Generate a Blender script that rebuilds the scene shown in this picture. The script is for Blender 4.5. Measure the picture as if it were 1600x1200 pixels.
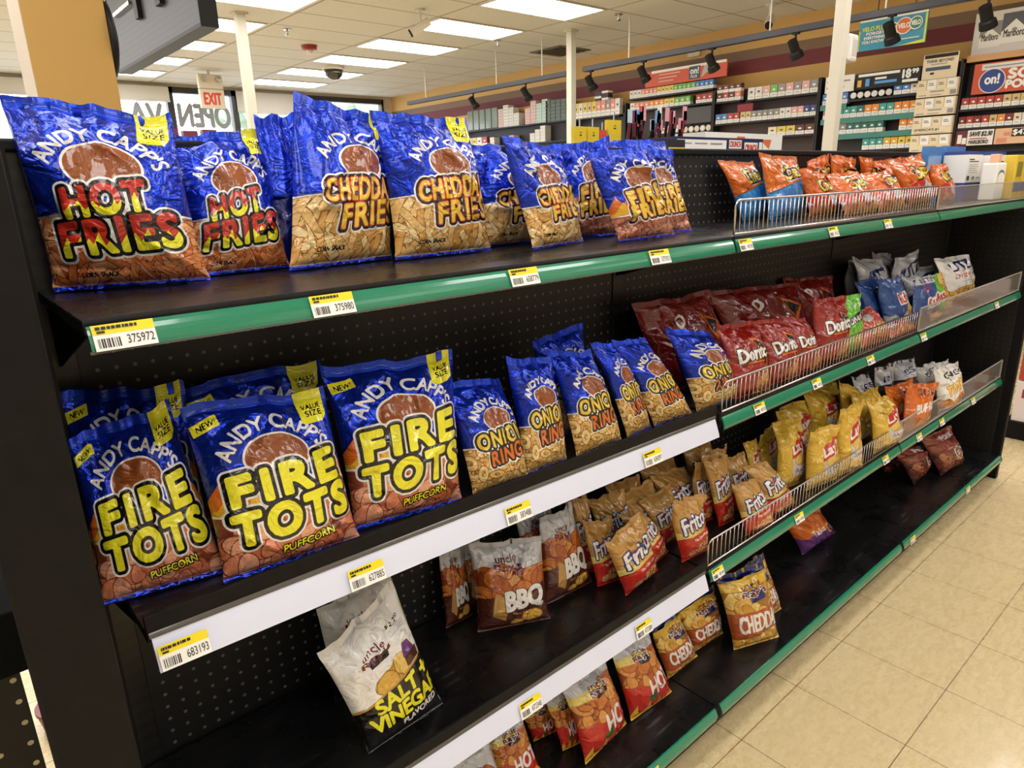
import bpy, math, random
import numpy as np
from mathutils import Matrix, Vector, geometry

# ------------------------------------------------------------------ camera, world, lights, exposure
SC = bpy.context.scene
for o in list(bpy.data.objects):
    bpy.data.objects.remove(o)
COL = SC.collection
CAM_LOC = (-1.3459, -1.0604, 1.4805)
YAW, PITCH, ROLL = 0.7077, -0.2899, -0.0279
fw = Vector((math.sin(YAW) * math.cos(PITCH), math.cos(YAW) * math.cos(PITCH), math.sin(PITCH)))
rt = Vector((math.cos(YAW), -math.sin(YAW), 0))
up = rt.cross(fw)
r2 = rt * math.cos(ROLL) + up * math.sin(ROLL)
u2 = -rt * math.sin(ROLL) + up * math.cos(ROLL)
cam_data = bpy.data.cameras.new('camera')
cam_data.sensor_width = 36
cam_data.lens = 1060.5 / 1600 * 36
cam_data.clip_start = 0.02
cam = bpy.data.objects.new('camera', cam_data)
m3 = Matrix((r2, u2, -fw)).transposed()
cam.matrix_world = Matrix.Translation(CAM_LOC) @ m3.to_4x4()
COL.objects.link(cam)
SC.camera = cam

world = bpy.data.worlds.new('daylight')
SC.world = world
world.use_nodes = True
bg = world.node_tree.nodes['Background']
bg.inputs[0].default_value = (0.82, 0.9, 1.0, 1)
bg.inputs[1].default_value = 6.0
SC.view_settings.view_transform = 'Standard'
SC.view_settings.look = 'None'
SC.view_settings.gamma = 1
SC.view_settings.use_curve_mapping = False
SC.view_settings.exposure = 0.0
PANEL_STRENGTH = 8.6
PANEL_COLOR = (1.0, 0.98, 0.965, 1)
H = 3.18                               # ceiling height

# ------------------------------------------------------------------ helpers
def lin(c):
    if isinstance(c, str):
        c = [int(c[i:i + 2], 16) / 255 for i in (0, 2, 4)]
    return tuple((x / 12.92 if x <= 0.04045 else ((x + 0.055) / 1.055) ** 2.4) for x in c[:3]) + (1,)

MATS = {}
def mat(name, color, rough=0.5, metal=0.0, coat=0.0, spec=0.5, emit=None, alpha=1.0, trans=0.0):
    if name in MATS:
        return MATS[name]
    m = bpy.data.materials.new(name)
    m.use_nodes = True
    b = m.node_tree.nodes['Principled BSDF']
    b.inputs['Base Color'].default_value = lin(color)
    b.inputs['Roughness'].default_value = rough
    b.inputs['Metallic'].default_value = metal
    b.inputs['Coat Weight'].default_value = coat
    b.inputs['Coat Roughness'].default_value = 0.06
    b.inputs['Specular IOR Level'].default_value = spec
    b.inputs['Alpha'].default_value = alpha
    b.inputs['Transmission Weight'].default_value = trans
    if emit:
        b.inputs['Emission Color'].default_value = lin(color)
        b.inputs['Emission Strength'].default_value = emit
    MATS[name] = m
    return m

class N:
    """small node helper"""
    def __init__(s, m):
        s.t = m.node_tree
        s.b = s.t.nodes['Principled BSDF']
    def new(s, kind, **kw):
        n = s.t.nodes.new(kind)
        for k, v in kw.items():
            setattr(n, k, v)
        return n
    def link(s, a, b):
        s.t.links.new(a, b)
    def math(s, op, a, b=None, c=None):
        n = s.new('ShaderNodeMath', operation=op)
        for i, x in enumerate((a, b, c)):
            if x is None:
                continue
            if isinstance(x, (int, float)):
                n.inputs[i].default_value = x
            else:
                s.link(x, n.inputs[i])
        return n.outputs[0]
    def noise(s, vec, scale, detail=2, dist=0.0, rough=0.5):
        n = s.new('ShaderNodeTexNoise')
        n.inputs['Scale'].default_value = scale
        n.inputs['Detail'].default_value = detail
        n.inputs['Distortion'].default_value = dist
        n.inputs['Roughness'].default_value = rough
        if vec is not None:
            s.link(vec, n.inputs['Vector'])
        return n
    def ramp(s, fac, stops, interp='LINEAR'):
        n = s.new('ShaderNodeValToRGB')
        n.color_ramp.interpolation = interp
        e = n.color_ramp.elements
        while len(e) < len(stops):
            e.new(0.5)
        for x, (p, c) in zip(e, stops):
            x.position = p
            x.color = lin(c)
        s.link(fac, n.inputs[0])
        return n.outputs[0]
    def mix(s, fac, a, b, mode='MIX'):
        n = s.new('ShaderNodeMix', data_type='RGBA', blend_type=mode)
        for i, x in ((0, fac), (6, a), (7, b)):
            if isinstance(x, (int, float)):
                n.inputs[i].default_value = x
            elif isinstance(x, tuple):
                n.inputs[i].default_value = x
            else:
                s.link(x, n.inputs[i])
        return n.outputs[2]
    def bump(s, h, strength, dist):
        n = s.new('ShaderNodeBump')
        n.inputs['Strength'].default_value = strength
        n.inputs['Distance'].default_value = dist
        s.link(h, n.inputs['Height'])
        s.link(n.outputs[0], s.b.inputs['Normal'])
        return n
    def pos(s):
        return s.new('ShaderNodeNewGeometry').outputs['Position']
    def uv(s):
        return s.new('ShaderNodeUVMap').outputs[0]
    def obj(s):
        return s.new('ShaderNodeTexCoord').outputs['Object']
    def sep(s, v):
        n = s.new('ShaderNodeSeparateXYZ')
        s.link(v, n.inputs[0])
        return n.outputs
    def mapping(s, v, rot=0.0, scale=(1, 1, 1), loc=(0, 0, 0)):
        n = s.new('ShaderNodeMapping')
        n.inputs['Rotation'].default_value = (0, 0, rot)
        n.inputs['Scale'].default_value = scale
        n.inputs['Location'].default_value = loc
        s.link(v, n.inputs[0])
        return n.outputs[0]

class MB:
    """collects boxes, prisms, tubes with material slots; builds ONE mesh object"""
    def __init__(s):
        s.v, s.f, s.mi, s.mats = [], [], [], []
    def slot(s, m):
        if m not in s.mats:
            s.mats.append(m)
        return s.mats.index(m)
    def add(s, vs, fs, m):
        b = len(s.v)
        s.v += [tuple(v) for v in vs]
        s.f += [tuple(i + b for i in f) for f in fs]
        s.mi += [s.slot(m)] * len(fs)
        return s
    def box(s, x0, x1, y0, y1, z0, z1, m, bev=0.0):
        if bev <= 0:
            vs = [(x, y, z) for x in (x0, x1) for y in (y0, y1) for z in (z0, z1)]
            return s.add(vs, [(0, 1, 3, 2), (4, 6, 7, 5), (0, 4, 5, 1), (2, 3, 7, 6), (0, 2, 6, 4), (1, 5, 7, 3)], m)
        import bmesh
        bm = bmesh.new()
        bmesh.ops.create_cube(bm, size=1)
        for v in bm.verts:
            v.co = ((x0 + x1) / 2 + v.co.x * (x1 - x0), (y0 + y1) / 2 + v.co.y * (y1 - y0), (z0 + z1) / 2 + v.co.z * (z1 - z0))
        bmesh.ops.bevel(bm, geom=bm.edges[:], offset=bev, segments=2, affect='EDGES', profile=0.5)
        bm.verts.index_update()
        s.add([v.co[:] for v in bm.verts], [[v.index for v in f.verts] for f in bm.faces], m)
        bm.free()
        return s
    def extrude_x(s, prof, x0, x1, m, close=True):
        """prof: list of (y,z) polygon, extruded along x"""
        n = len(prof)
        vs = [(x0, y, z) for y, z in prof] + [(x1, y, z) for y, z in prof]
        fs = [(i, (i + 1) % n, (i + 1) % n + n, i + n) for i in range(n if close else n - 1)]
        if close:
            fs += [tuple(range(n - 1, -1, -1)), tuple(range(n, 2 * n))]
        return s.add(vs, fs, m)
    def tube(s, pts, r, m, n=8, cap=True):
        pts = [Vector(p) for p in pts]
        rs = r if isinstance(r, (list, tuple)) else [r] * len(pts)
        vs, fs = [], []
        for i, p in enumerate(pts):
            d = (pts[min(i + 1, len(pts) - 1)] - pts[max(i - 1, 0)])
            d = d.normalized() if d.length > 1e-9 else Vector((0, 0, 1))
            a = d.orthogonal().normalized() if abs(d.z) < 0.99 else Vector((1, 0, 0))
            a = (a - d * a.dot(d)).normalized()
            b = d.cross(a)
            for k in range(n):
                t = 2 * math.pi * k / n
                vs.append(p + (a * math.cos(t) + b * math.sin(t)) * rs[i])
        for i in range(len(pts) - 1):
            for k in range(n):
                k2 = (k + 1) % n
                fs.append((i * n + k, i * n + k2, (i + 1) * n + k2, (i + 1) * n + k))
        if cap:
            fs.append(tuple(range(n - 1, -1, -1)))
            fs.append(tuple(range((len(pts) - 1) * n, len(pts) * n)))
        return s.add(vs, fs, m)
    def lathe(s, c, prof, m, n=20, axis='z'):
        """prof: (r, h) pairs around axis through c"""
        vs, fs = [], []
        for r, h in prof:
            for k in range(n):
                t = 2 * math.pi * k / n
                a, b = r * math.cos(t), r * math.sin(t)
                vs.append({'z': (c[0] + a, c[1] + b, c[2] + h), 'x': (c[0] + h, c[1] + a, c[2] + b), 'y': (c[0] + b, c[1] + h, c[2] + a)}[axis])
        for i in range(len(prof) - 1):
            for k in range(n):
                k2 = (k + 1) % n
                fs.append((i * n + k, i * n + k2, (i + 1) * n + k2, (i + 1) * n + k))
        fs.append(tuple(range(n - 1, -1, -1)))
        fs.append(tuple(range((len(prof) - 1) * n, len(prof) * n)))
        return s.add(vs, fs, m)
    def build(s, name, parent=None, smooth=False, origin=None):
        me = bpy.data.meshes.new(name)
        o3 = Vector(origin) if origin else Vector((0, 0, 0))
        me.from_pydata([Vector(v) - o3 for v in s.v], [], s.f)
        for m in s.mats:
            me.materials.append(m)
        me.polygons.foreach_set('material_index', s.mi)
        if smooth:
            me.polygons.foreach_set('use_smooth', [True] * len(s.f))
        o = bpy.data.objects.new(name, me)
        o.location = o3
        COL.objects.link(o)
        if parent is not None:
            o.parent = parent
            o.location = o3 - Vector(parent.location) if origin else -Vector(parent.location)
        return o

def tag(o, label, cat, group=None, kind=None):
    o['label'] = label
    o['category'] = cat
    if group:
        o['group'] = group
    if kind:
        o['kind'] = kind
    return o
def thing(name, loc, label, cat, group=None):
    o = bpy.data.objects.new(name, None)
    o.empty_display_size = 0.05
    o.location = loc
    COL.objects.link(o)
    return tag(o, label, cat, group)
def struct(o):
    o['kind'] = 'structure'
    return o

# ---- 2D text outlines (filled triangles), unit box
TXT = {}
def text_tris(s, sp=1.0):
    if (s, sp) in TXT:
        return TXT[(s, sp)]
    cu = bpy.data.curves.new('t', 'FONT')
    cu.body = s
    cu.resolution_u = 4
    cu.space_character = sp
    o = bpy.data.objects.new('t', cu)
    COL.objects.link(o)
    dg = bpy.context.evaluated_depsgraph_get()
    me = o.evaluated_get(dg).to_mesh()
    me.calc_loop_triangles()
    v = np.array([p.co[:2] for p in me.vertices], float)
    t = np.array([q.vertices[:] for q in me.loop_triangles], int)
    o.evaluated_get(dg).to_mesh_clear()
    bpy.data.objects.remove(o)
    bpy.data.curves.remove(cu)
    lo, hi = v.min(0), v.max(0)
    asp = (hi[0] - lo[0]) / (hi[1] - lo[1])
    v = (v - lo) / (hi - lo)
    TXT[(s, sp)] = (v, t, asp)
    return TXT[(s, sp)]

class Flat(MB):
    """flat printed board in a plane: origin o, axes ex, ey, normal n; stacked layers 0.3 mm apart"""
    def plane(s, o, ex, ey):
        s.o, s.ex, s.ey = Vector(o), Vector(ex).normalized(), Vector(ey).normalized()
        s.n = s.ex.cross(s.ey)
        s.k = 0
        s.step = 0.0003
        return s
    def P(s, x, y, k=None):
        return s.o + s.ex * x + s.ey * y + s.n * ((s.k if k is None else k) * s.step)
    def poly(s, pts, m):
        s.k += 1
        return s.add([s.P(x, y) for x, y in pts], [tuple(range(len(pts)))], m)
    def rect(s, x0, y0, x1, y1, m):
        return s.poly([(x0, y0), (x1, y0), (x1, y1), (x0, y1)], m)
    def ell(s, cx, cy, rx, ry, m, n=28):
        return s.poly([(cx + rx * math.cos(2 * math.pi * i / n), cy + ry * math.sin(2 * math.pi * i / n)) for i in range(n)], m)
    def text(s, t, x0, y0, x1, y1, m, shear=0.0):
        s.k += 1
        v, tr, a = text_tris(t)
        return s.add([s.P(x0 + (x1 - x0) * p[0] + shear * (y1 - y0) * p[1], y0 + (y1 - y0) * p[1]) for p in v], [tuple(q) for q in tr], m)
    def bold(s, t, x0, y0, x1, y1, m, w=0.03, shear=0.0):
        d = w * (y1 - y0)
        for dx, dy in ((-d, 0), (d, 0), (0, -d), (0, d)):
            s.text(t, x0 + dx, y0 + dy, x1 + dx, y1 + dy, m, shear)
            s.k -= 0.9
        return s
    def slab(s, w, h, t, m):
        """the board itself: from origin, thickness t behind the face"""
        c = [s.P(x, y, 0) + s.n * d for d in (0, -t) for x, y in ((0, 0), (w, 0), (w, h), (0, h))]
        return s.add(c, [(0, 1, 2, 3), (7, 6, 5, 4), (0, 4, 5, 1), (1, 5, 6, 2), (2, 6, 7, 3), (3, 7, 4, 0)], m)

# ------------------------------------------------------------------ base materials
BLACK = mat('black_steel', '100f0f', 0.55, spec=0.18)
n = N(BLACK)
nz = n.noise(n.pos(), 40, 4)
n.link(n.ramp(nz.outputs[0], [(0.3, '0b0a0a'), (0.75, '141313')]), n.b.inputs['Base Color'])
DECK = mat('scuffed_black_deck', '15130f', 0.3)
n = N(DECK)
p = n.pos()
a = n.noise(p, 9, 6, 0.6, 0.65)
b = n.noise(n.mapping(p, scale=(6, 60, 30)), 1.4, 5)
fac = n.math('MULTIPLY', a.outputs[0], b.outputs[0])
n.link(n.ramp(fac, [(0.18, '0c0c0d'), (0.34, '151516'), (0.43, '3b3a3d')]), n.b.inputs['Base Color'])
n.link(n.math('MULTIPLY_ADD', a.outputs[0], 0.35, 0.12), n.b.inputs['Roughness'])
def peg_material(name, base, dot, ax, pitch=0.0254, r=0.12, off=(0, 0)):
    m = mat(name, base, 0.45)
    n = N(m)
    s = n.sep(n.pos())
    ds = []
    for i, k in enumerate(ax):
        f = n.math('FRACT', n.math('DIVIDE', n.math('ADD', s[k], 10 + off[i]), pitch))
        f = n.math('SUBTRACT', f, 0.5)
        ds.append(n.math('MULTIPLY', f, f))
    d = n.math('SQRT', n.math('ADD', ds[0], ds[1]))
    k = n.math('LESS_THAN', d, r)
    n.link(n.mix(k, lin(base), lin(dot)), n.b.inputs['Base Color'])
    return m
PEG = peg_material('black_pegboard', '0d0c0c', '6b6764', (0, 2), off=(0.004, 0.012))
PEGE = peg_material('black_pegboard_end', '100e0d', '3a342f', (1, 2))
GREEN = mat('green_price_channel', '1f7a5c', 0.18, coat=0.7)
WHITE_RAIL = mat('white_price_channel', 'd2d6ea', 0.3, coat=0.3)
CLEAR_LIP = mat('clear_channel_edge', '504d4a', 0.2, coat=0.3)
CHROME = mat('chrome_wire', 'c4c3c2', 0.25, metal=1.0)
PLEX = mat('smoked_clear_plastic', 'b0a89e', 0.08, alpha=0.22, coat=0.5)
PLEX_EDGE = mat('clear_plastic_edge', 'b9b4aa', 0.2, alpha=0.75)
PAPER = mat('white_paper', 'eceae4', 0.6)
YEL = mat('yellow_tag_band', 'e8d312', 0.55)
INK = mat('black_ink', '15151a', 0.6)
WHITE = mat('white_paint', 'd8d3c8', 0.5)
# ------------------------------------------------------------------ room shell
X0, X1, Y0, Y1 = -6.0, 6.62, -5.0, 11.8
FLOOR = mat('vinyl_floor_tiles', 'cdb88c', 0.28, coat=0.15)
n = N(FLOOR)
p = n.pos()
s = n.sep(p)
fx = n.math('FRACT', n.math('DIVIDE', n.math('ADD', s[0], 30.48 - 0.0838), 0.3048))
fy = n.math('FRACT', n.math('DIVIDE', n.math('ADD', s[1], 30.48 + 0.3135), 0.3048))
ex = n.math('MINIMUM', fx, n.math('SUBTRACT', 1.0, fx))
ey = n.math('MINIMUM', fy, n.math('SUBTRACT', 1.0, fy))
seam = n.math('LESS_THAN', n.math('MINIMUM', ex, ey), 0.0042)
sp = n.noise(p, 55, 6, 0.8, 0.7)
sp2 = n.noise(n.mapping(p, rot=0.5, scale=(1, 2.6, 1)), 14, 5, 1.2, 0.6)
c = n.ramp(sp.outputs[0], [(0.3, 'bda877'), (0.5, 'cdb98c'), (0.72, 'd9c8a0')])
c = n.mix(n.math('MULTIPLY', sp2.outputs[0], 0.5), c, lin('d3c094'))
c = n.mix(seam, c, lin('6f5c3c'))
n.link(c, n.b.inputs['Base Color'])
n.link(n.math('MULTIPLY_ADD', sp2.outputs[0], 0.25, 0.15), n.b.inputs['Roughness'])
struct(MB().box(X0, X1, Y0, Y1, -0.1, 0, FLOOR).build('floor'))

CEIL = mat('ceiling_tiles', 'd3cabb', 0.8)
n = N(CEIL)
p = n.pos()
s = n.sep(p)
# grid: 2x4 ft tiles, long side along x
fx = n.math('FRACT', n.math('DIVIDE', n.math('ADD', s[0], 100 * 1.29 - 3.37), 1.29))
fy = n.math('FRACT', n.math('DIVIDE', n.math('ADD', s[1], 100 * 0.63 - 4.225), 0.63))
ex = n.math('MULTIPLY', n.math('MINIMUM', fx, n.math('SUBTRACT', 1.0, fx)), 1.29)
ey = n.math('MULTIPLY', n.math('MINIMUM', fy, n.math('SUBTRACT', 1.0, fy)), 0.63)
g = n.math('LESS_THAN', n.math('MINIMUM', ex, ey), 0.011)
sp = n.noise(p, 90, 3)
c = n.ramp(sp.outputs[0], [(0.35, 'c4c1bc'), (0.6, 'd0cdc8')])
c = n.mix(g, c, lin('8f8678'))
n.link(c, n.b.inputs['Base Color'])
struct(MB().box(X0, X1, Y0, Y1, H, H + 0.1, CEIL).build('ceiling'))

# tobacco-side wall with painted stripes
STR = mat('striped_wall_paint', 'd9a75c', 0.65)
n = N(STR)
z = n.sep(n.pos())[2]
z = n.math('DIVIDE', z, 4.0)
c = n.ramp(z, [(0.0, '5b463c'), (2.46 / 4, 'cba05c'), (2.64 / 4, '6e2a31'), (2.79 / 4, '7d6450'), (2.90 / 4, 'cda565')], 'CONSTANT')
n.link(c, n.b.inputs['Base Color'])
struct(MB().box(X1, X1 + 0.12, Y0, Y1 + 0.1, 0, H, STR).build('wall_right'))
PALE = mat('pale_wall_paint', 'c9bfae', 0.7)
struct(MB().box(X0 - 0.12, X0, Y0, Y1 + 0.1, 0, H, PALE).build('wall_left'))
struct(MB().box(X0, X1, Y0 - 0.12, Y0, 0, H, PALE).build('wall_front'))

# storefront wall: sill, header, mullions, glass panes
FRAME = mat('dark_bronze_frame', '2b2724', 0.4)
GLASS = mat('window_glass', 'f2f8fa', 0.02, trans=0.0, alpha=0.12)
SHADE = mat('roller_shade', 'c9c6c0', 0.8)
wb = MB()
wb.box(X0, X1, Y1, Y1 + 0.15, 0, 0.75, PALE)
wb.box(X0, X1, Y1, Y1 + 0.15, 3.13, H, PALE)
struct(wb.build('wall_back'))
edges = [-6.0, -3.2, -0.4, 2.36, 3.42, 4.72, 6.42]
for i in range(6):
    a, b = edges[i], edges[i + 1]
    w = MB()
    w.box(a, a + 0.05, Y1 - 0.03, Y1 + 0.1, 0.75, 3.13, FRAME)
    w.box(b - 0.05, b, Y1 - 0.03, Y1 + 0.1, 0.75, 3.13, FRAME)
    w.box(a, b, Y1 - 0.03, Y1 + 0.1, 3.04, 3.13, FRAME)
    w.box(a, b, Y1 - 0.03, Y1 + 0.1, 0.75, 0.83, FRAME)
    fr = struct(w.build('window_%d' % (i + 1)))
    g = MB().box(a + 0.05, b - 0.05, Y1 + 0.03, Y1 + 0.036, 0.83, 3.04, GLASS).build('pane', fr)
    if i not in (3, 5):
        zlo = 2.90 if i < 3 else 2.78
        sh = MB().box(a + 0.02, b - 0.02, Y1 - 0.08, Y1 - 0.072, zlo, 3.12, SHADE)
        sh.tube([(a + 0.02, Y1 - 0.076, zlo), (b - 0.02, Y1 - 0.076, zlo)], 0.016, SHADE)
        tag(sh.build('roller_shade'), ['white roller shade at far left storefront window', 'white roller shade left of the yellow column', 'white roller shade left of the OPEN lettering', '', 'white roller shade right of the EXIT sign'][i], 'shade', 'storefront roller shades')
struct(MB().box(6.42, X1, Y1, Y1 + 0.15, 0.75, 3.13, PALE).build('trim_1'))
# outdoors: pale car park
struct(MB().box(-20, 25, Y1 + 0.15, 45, -0.12, -0.02, mat('sunlit_asphalt', 'b8b6b0', 0.8)).build('pavement'))
TREE = mat('tree_leaves', '9fb39a', 0.8)
rng = random.Random(5)
for k, (tx, ty) in enumerate(((19.0, 33.0), (13.5, 36.0))):
    t = thing('tree', (tx, ty, -0.02), ['green tree outdoors seen through the right storefront window', 'green tree outdoors left of the other tree'][k], 'tree', 'trees outdoors')
    MB().tube([(tx, ty, 0), (tx, ty, 3)], 0.2, FRAME).build('trunk', t)
    cr = MB()
    for _ in range(40):
        a, b, r = rng.uniform(0, 6.28), rng.uniform(-1, 1), rng.uniform(0.5, 0.9)
        c = (tx + 1.9 * math.cos(a) * math.sqrt(1 - b * b), ty + 1.9 * math.sin(a) * math.sqrt(1 - b * b), 4.6 + 1.7 * b)
        cr.lathe(c, [(0.05, -r), (r * 0.8, -r * 0.5), (r, 0), (r * 0.8, r * 0.5), (0.05, r)], TREE, 8)
    cr.build('crown', t)
# mirrored window lettering (reads from outside)
GREYL = mat('grey_window_letters', '8a8d90', 0.6)
f = Flat().plane((3.32, Y1 + 0.028, 2.52), (-1, 0, 0), (0, 0, 1))
f.bold('OPEN', 0, 0, 0.84, 0.36, GREYL, 0.05)
tag(f.build('window_lettering'), 'grey OPEN letters seen reversed on the window glass', 'lettering')
f = Flat().plane((2.22, Y1 + 0.028, 2.5), (-1, 0, 0), (0, 0, 1))
f.bold('VA', 0, 0, 0.5, 0.36, GREYL, 0.05)
tag(f.build('window_lettering'), 'grey V and A letters seen reversed beside the yellow column', 'lettering')
# maroon displays near the window
MAR = mat('maroon_card', '6a2438', 0.6)
for k in range(5):
    x = 1.55 + 0.26 * k
    b = MB().box(x, x + 0.19, 9.5, 9.62, 2.03, 2.30 - 0.02 * (k % 2), MAR).build('card_box')
    tag(b, ['maroon card box leftmost on the rack by the window', 'maroon card box second from left on the window rack', 'maroon card box in the middle of the window rack', 'maroon card box second from right on the window rack', 'maroon card box rightmost on the rack by the window'][k], 'box', 'maroon boxes by the window')
rk = thing('wire_rack', (2.2, 9.6, 0), 'tall rack carrying maroon boxes in front of the window', 'rack')
MB().box(1.5, 2.85, 9.4, 9.75, 2.0, 2.03, BLACK).build('rack_shelf', rk)
for x in (1.52, 2.83):
    MB().tube([(x, 9.58, 0), (x, 9.58, 2.0)], 0.015, BLACK).build('leg', rk)

# ------------------------------------------------------------------ ceiling lights
PANEL = mat('light_diffuser', 'ffffff', 0.4)
b = PANEL.node_tree.nodes['Principled BSDF']
b.inputs['Emission Color'].default_value = PANEL_COLOR
b.inputs['Emission Strength'].default_value = PANEL_STRENGTH
TRIMW = mat('white_light_frame', 'd6d2c8', 0.5)
li = 0
proto = None
for cx, cn in ((-3.75, 'far left'), (-1.17, 'left'), (1.41, 'middle'), (4.01, 'right')):
    for k in range(-7, 6):  # unseen near rows and both left columns are added to light the shelf fronts
        cy = 4.54 + 1.26 * k
        t = thing('ceiling_light', (cx, cy, H), 'fluorescent ceiling panel in the %s row, %d%s from the windows' % (cn, 6 - k, {1: 'st', 2: 'nd', 3: 'rd'}.get(6 - k, 'th')), 'light', 'ceiling light panels')
        if proto is None:
            fr = MB()
            for a_, b_, c_, d_ in ((-0.61, 0.61, -0.305, -0.285), (-0.61, 0.61, 0.285, 0.305), (-0.61, -0.59, -0.285, 0.285), (0.59, 0.61, -0.285, 0.285)):
                fr.box(cx + a_, cx + b_, cy + c_, cy + d_, H - 0.012, H - 0.001, TRIMW)
            o1 = fr.build('frame', t)
            o2 = MB().box(cx - 0.59, cx + 0.59, cy - 0.285, cy + 0.285, H - 0.008, H - 0.002, PANEL).build('diffuser', t)
            for o in (o1, o2):
                for v in o.data.vertices:
                    v.co -= t.location
                o.location = (0, 0, 0)
            proto = (o1, o2)
        else:
            for o in proto:
                c = o.copy()
                c.parent = t
                COL.objects.link(c)

# ------------------------------------------------------------------ ceiling fixtures
DARK = mat('dark_plastic', '131212', 0.5, spec=0.25)
dm = thing('dome_camera', (3.9, 8.95, H), 'dark dome security camera on the ceiling between light rows', 'camera')
MB().lathe((3.9, 8.95, H), [(0.16, -0.045), (0.16, -0.001)], TRIMW, 24).build('base', dm, smooth=False)
MB().lathe((3.9, 8.95, H - 0.045), [(0.01, -0.14), (0.07, -0.125), (0.12, -0.08), (0.145, 0.0)], mat('smoked_dome', '2a2620', 0.1, coat=0.5), 24).build('dome', dm, smooth=True)
RED = mat('red_plastic', '8e2a26', 0.4)
sm = thing('fire_strobe', (2.91, 7.64, H), 'red fire alarm strobe on the ceiling', 'alarm')
MB().lathe((2.91, 7.64, H), [(0.05, -0.06), (0.09, -0.05), (0.10, -0.001)], RED, 20).build('base', sm)
MB().lathe((2.91, 7.64, H - 0.06), [(0.03, -0.035), (0.045, 0.0)], WHITE, 16).build('lens', sm)
def bullet_cam(x, y, label, yaw):
    t = thing('bullet_camera', (x, y, H), label, 'camera', 'white bullet cameras')
    MB().lathe((x, y, H), [(0.05, -0.02), (0.05, -0.001)], WHITE, 16).build('base', t)
    c, s_ = math.cos(yaw), math.sin(yaw)
    MB().tube([(x, y, H - 0.02), (x, y, H - 0.12)], 0.016, WHITE).build('arm', t)
    b = MB()
    b.tube([(x - 0.09 * c, y - 0.09 * s_, H - 0.11), (x + 0.1 * c, y + 0.1 * s_, H - 0.22)], [0.04, 0.045], WHITE, 14)
    b.tube([(x + 0.1 * c, y + 0.1 * s_, H - 0.22), (x + 0.115 * c, y + 0.115 * s_, H - 0.228)], [0.04, 0.038], DARK, 14)
    b.build('housing', t, smooth=False)
bullet_cam(3.02, 5.32, 'white bullet camera hanging left of the long ceiling lights', 2.6)
bullet_cam(5.9, 3.1, 'white bullet camera near the striped wall at upper right', 3.6)
vt = thing('ceiling_vent', (5.9, 6.2, H), 'dark square ceiling vent beside the striped wall', 'vent')
MB().box(5.6, 6.2, 5.9, 6.5, H - 0.012, H - 0.001, mat('vent_grey', '6d665c', 0.6)).build('frame', vt)
for k in range(5):
    MB().box(5.66, 6.14, 5.96 + 0.1 * k, 6.0 + 0.1 * k, H - 0.02, H - 0.012, FRAME).build('slat', vt)
for k, (x, y) in enumerate(((4.9, 4.3), (2.3, 6.9), (4.7, 6.1))):
    t = thing('sprinkler', (x, y, H), ['small sprinkler head near the track rods', 'small sprinkler head beside the white left post', 'small sprinkler head between track and ceiling lights'][k], 'sprinkler', 'ceiling sprinklers')
    MB().lathe((x, y, H), [(0.008, -0.07), (0.03, -0.065), (0.03, -0.06), (0.01, -0.05), (0.012, -0.012), (0.045, -0.01), (0.045, -0.001)], CHROME, 14).build('head', t)
# EXIT sign
EX = thing('exit_sign', (2.5, 10.2, H), 'white EXIT sign with two emergency lamps hanging before the windows', 'sign')
CRM = mat('cream_plastic', 'd9cfb8', 0.5)
MB().box(2.33, 2.68, 10.16, 10.24, 2.93, 3.13, CRM, 0.008).build('lamp_housing', EX)
for x in (2.4, 2.61):
    MB().lathe((x, 10.15, 3.06), [(0.04, 0), (0.035, -0.03), (0.01, -0.032)], CHROME, 14, 'y').build('lamp', EX)
MB().tube([(2.5, 10.2, 3.13), (2.5, 10.2, H)], 0.02, CRM).build('stem', EX)
f = Flat().plane((2.33, 10.165, 2.66), (1, 0, 0), (0, 0, 1))
f.slab(0.35, 0.26, 0.07, CRM)
f.bold('EXIT', 0.05, 0.05, 0.30, 0.21, mat('exit_red', 'd8483a', 0.5), 0.05)
f.build('face', EX)

# ------------------------------------------------------------------ columns and posts
YELW = mat('yellow_column_paint', 'b08a46', 0.6)
YEDGE = mat('cream_column_edge', 'b9ab97', 0.6)
c = MB()
c.box(-0.757, -0.41, 3.0, 3.33, 0, H, YELW)
c.box(-0.7595, -0.757, 3.0, 3.33, 0, H, YEDGE)
struct(c.build('column_1'))
PW = mat('white_post_paint', 'cfcabb', 0.5)
def post(x, y, w, d, label):
    t = thing('post', (x, y, 0), label, 'post', 'white ceiling posts')
    p = MB().box(x - w / 2, x + w / 2, y - d / 2, y + d / 2, 0, H - 0.02, PW, 0.006)
    p.build('shaft', t)
    MB().box(x - w / 2 - 0.02, x + w / 2 + 0.02, y - d / 2 - 0.02, y + d / 2 + 0.02, H - 0.02, H - 0.001, PW).build('cap', t)
    MB().box(x - w / 2 - 0.03, x + w / 2 + 0.03, y - d / 2 - 0.03, y + d / 2 + 0.03, 0.0, 0.015, PW).build('base_plate', t)
    return t
post(5.06, 5.17, 0.085, 0.085, 'white square post at the centre beyond the blue bags')
post(4.12, 1.5, 0.085, 0.085, 'white square post in front of the cigarette shelves at right')
post(1.61, 6.46, 0.095, 0.095, 'white grooved post beside the EXIT sign')
sp = thing('speaker_box', (4.22, 1.5, 2.45), 'white plastic box clipped to the right white post', 'speaker')
MB().box(4.165, 4.30, 1.44, 1.56, 2.27, 2.46, mat('white_plastic', 'dcdad4', 0.4), 0.02).build('case', sp)
MB().box(4.20, 4.27, 1.437, 1.441, 2.31, 2.42, mat('grille_grey', 'bdbab4', 0.6)).build('grille', sp)

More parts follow.
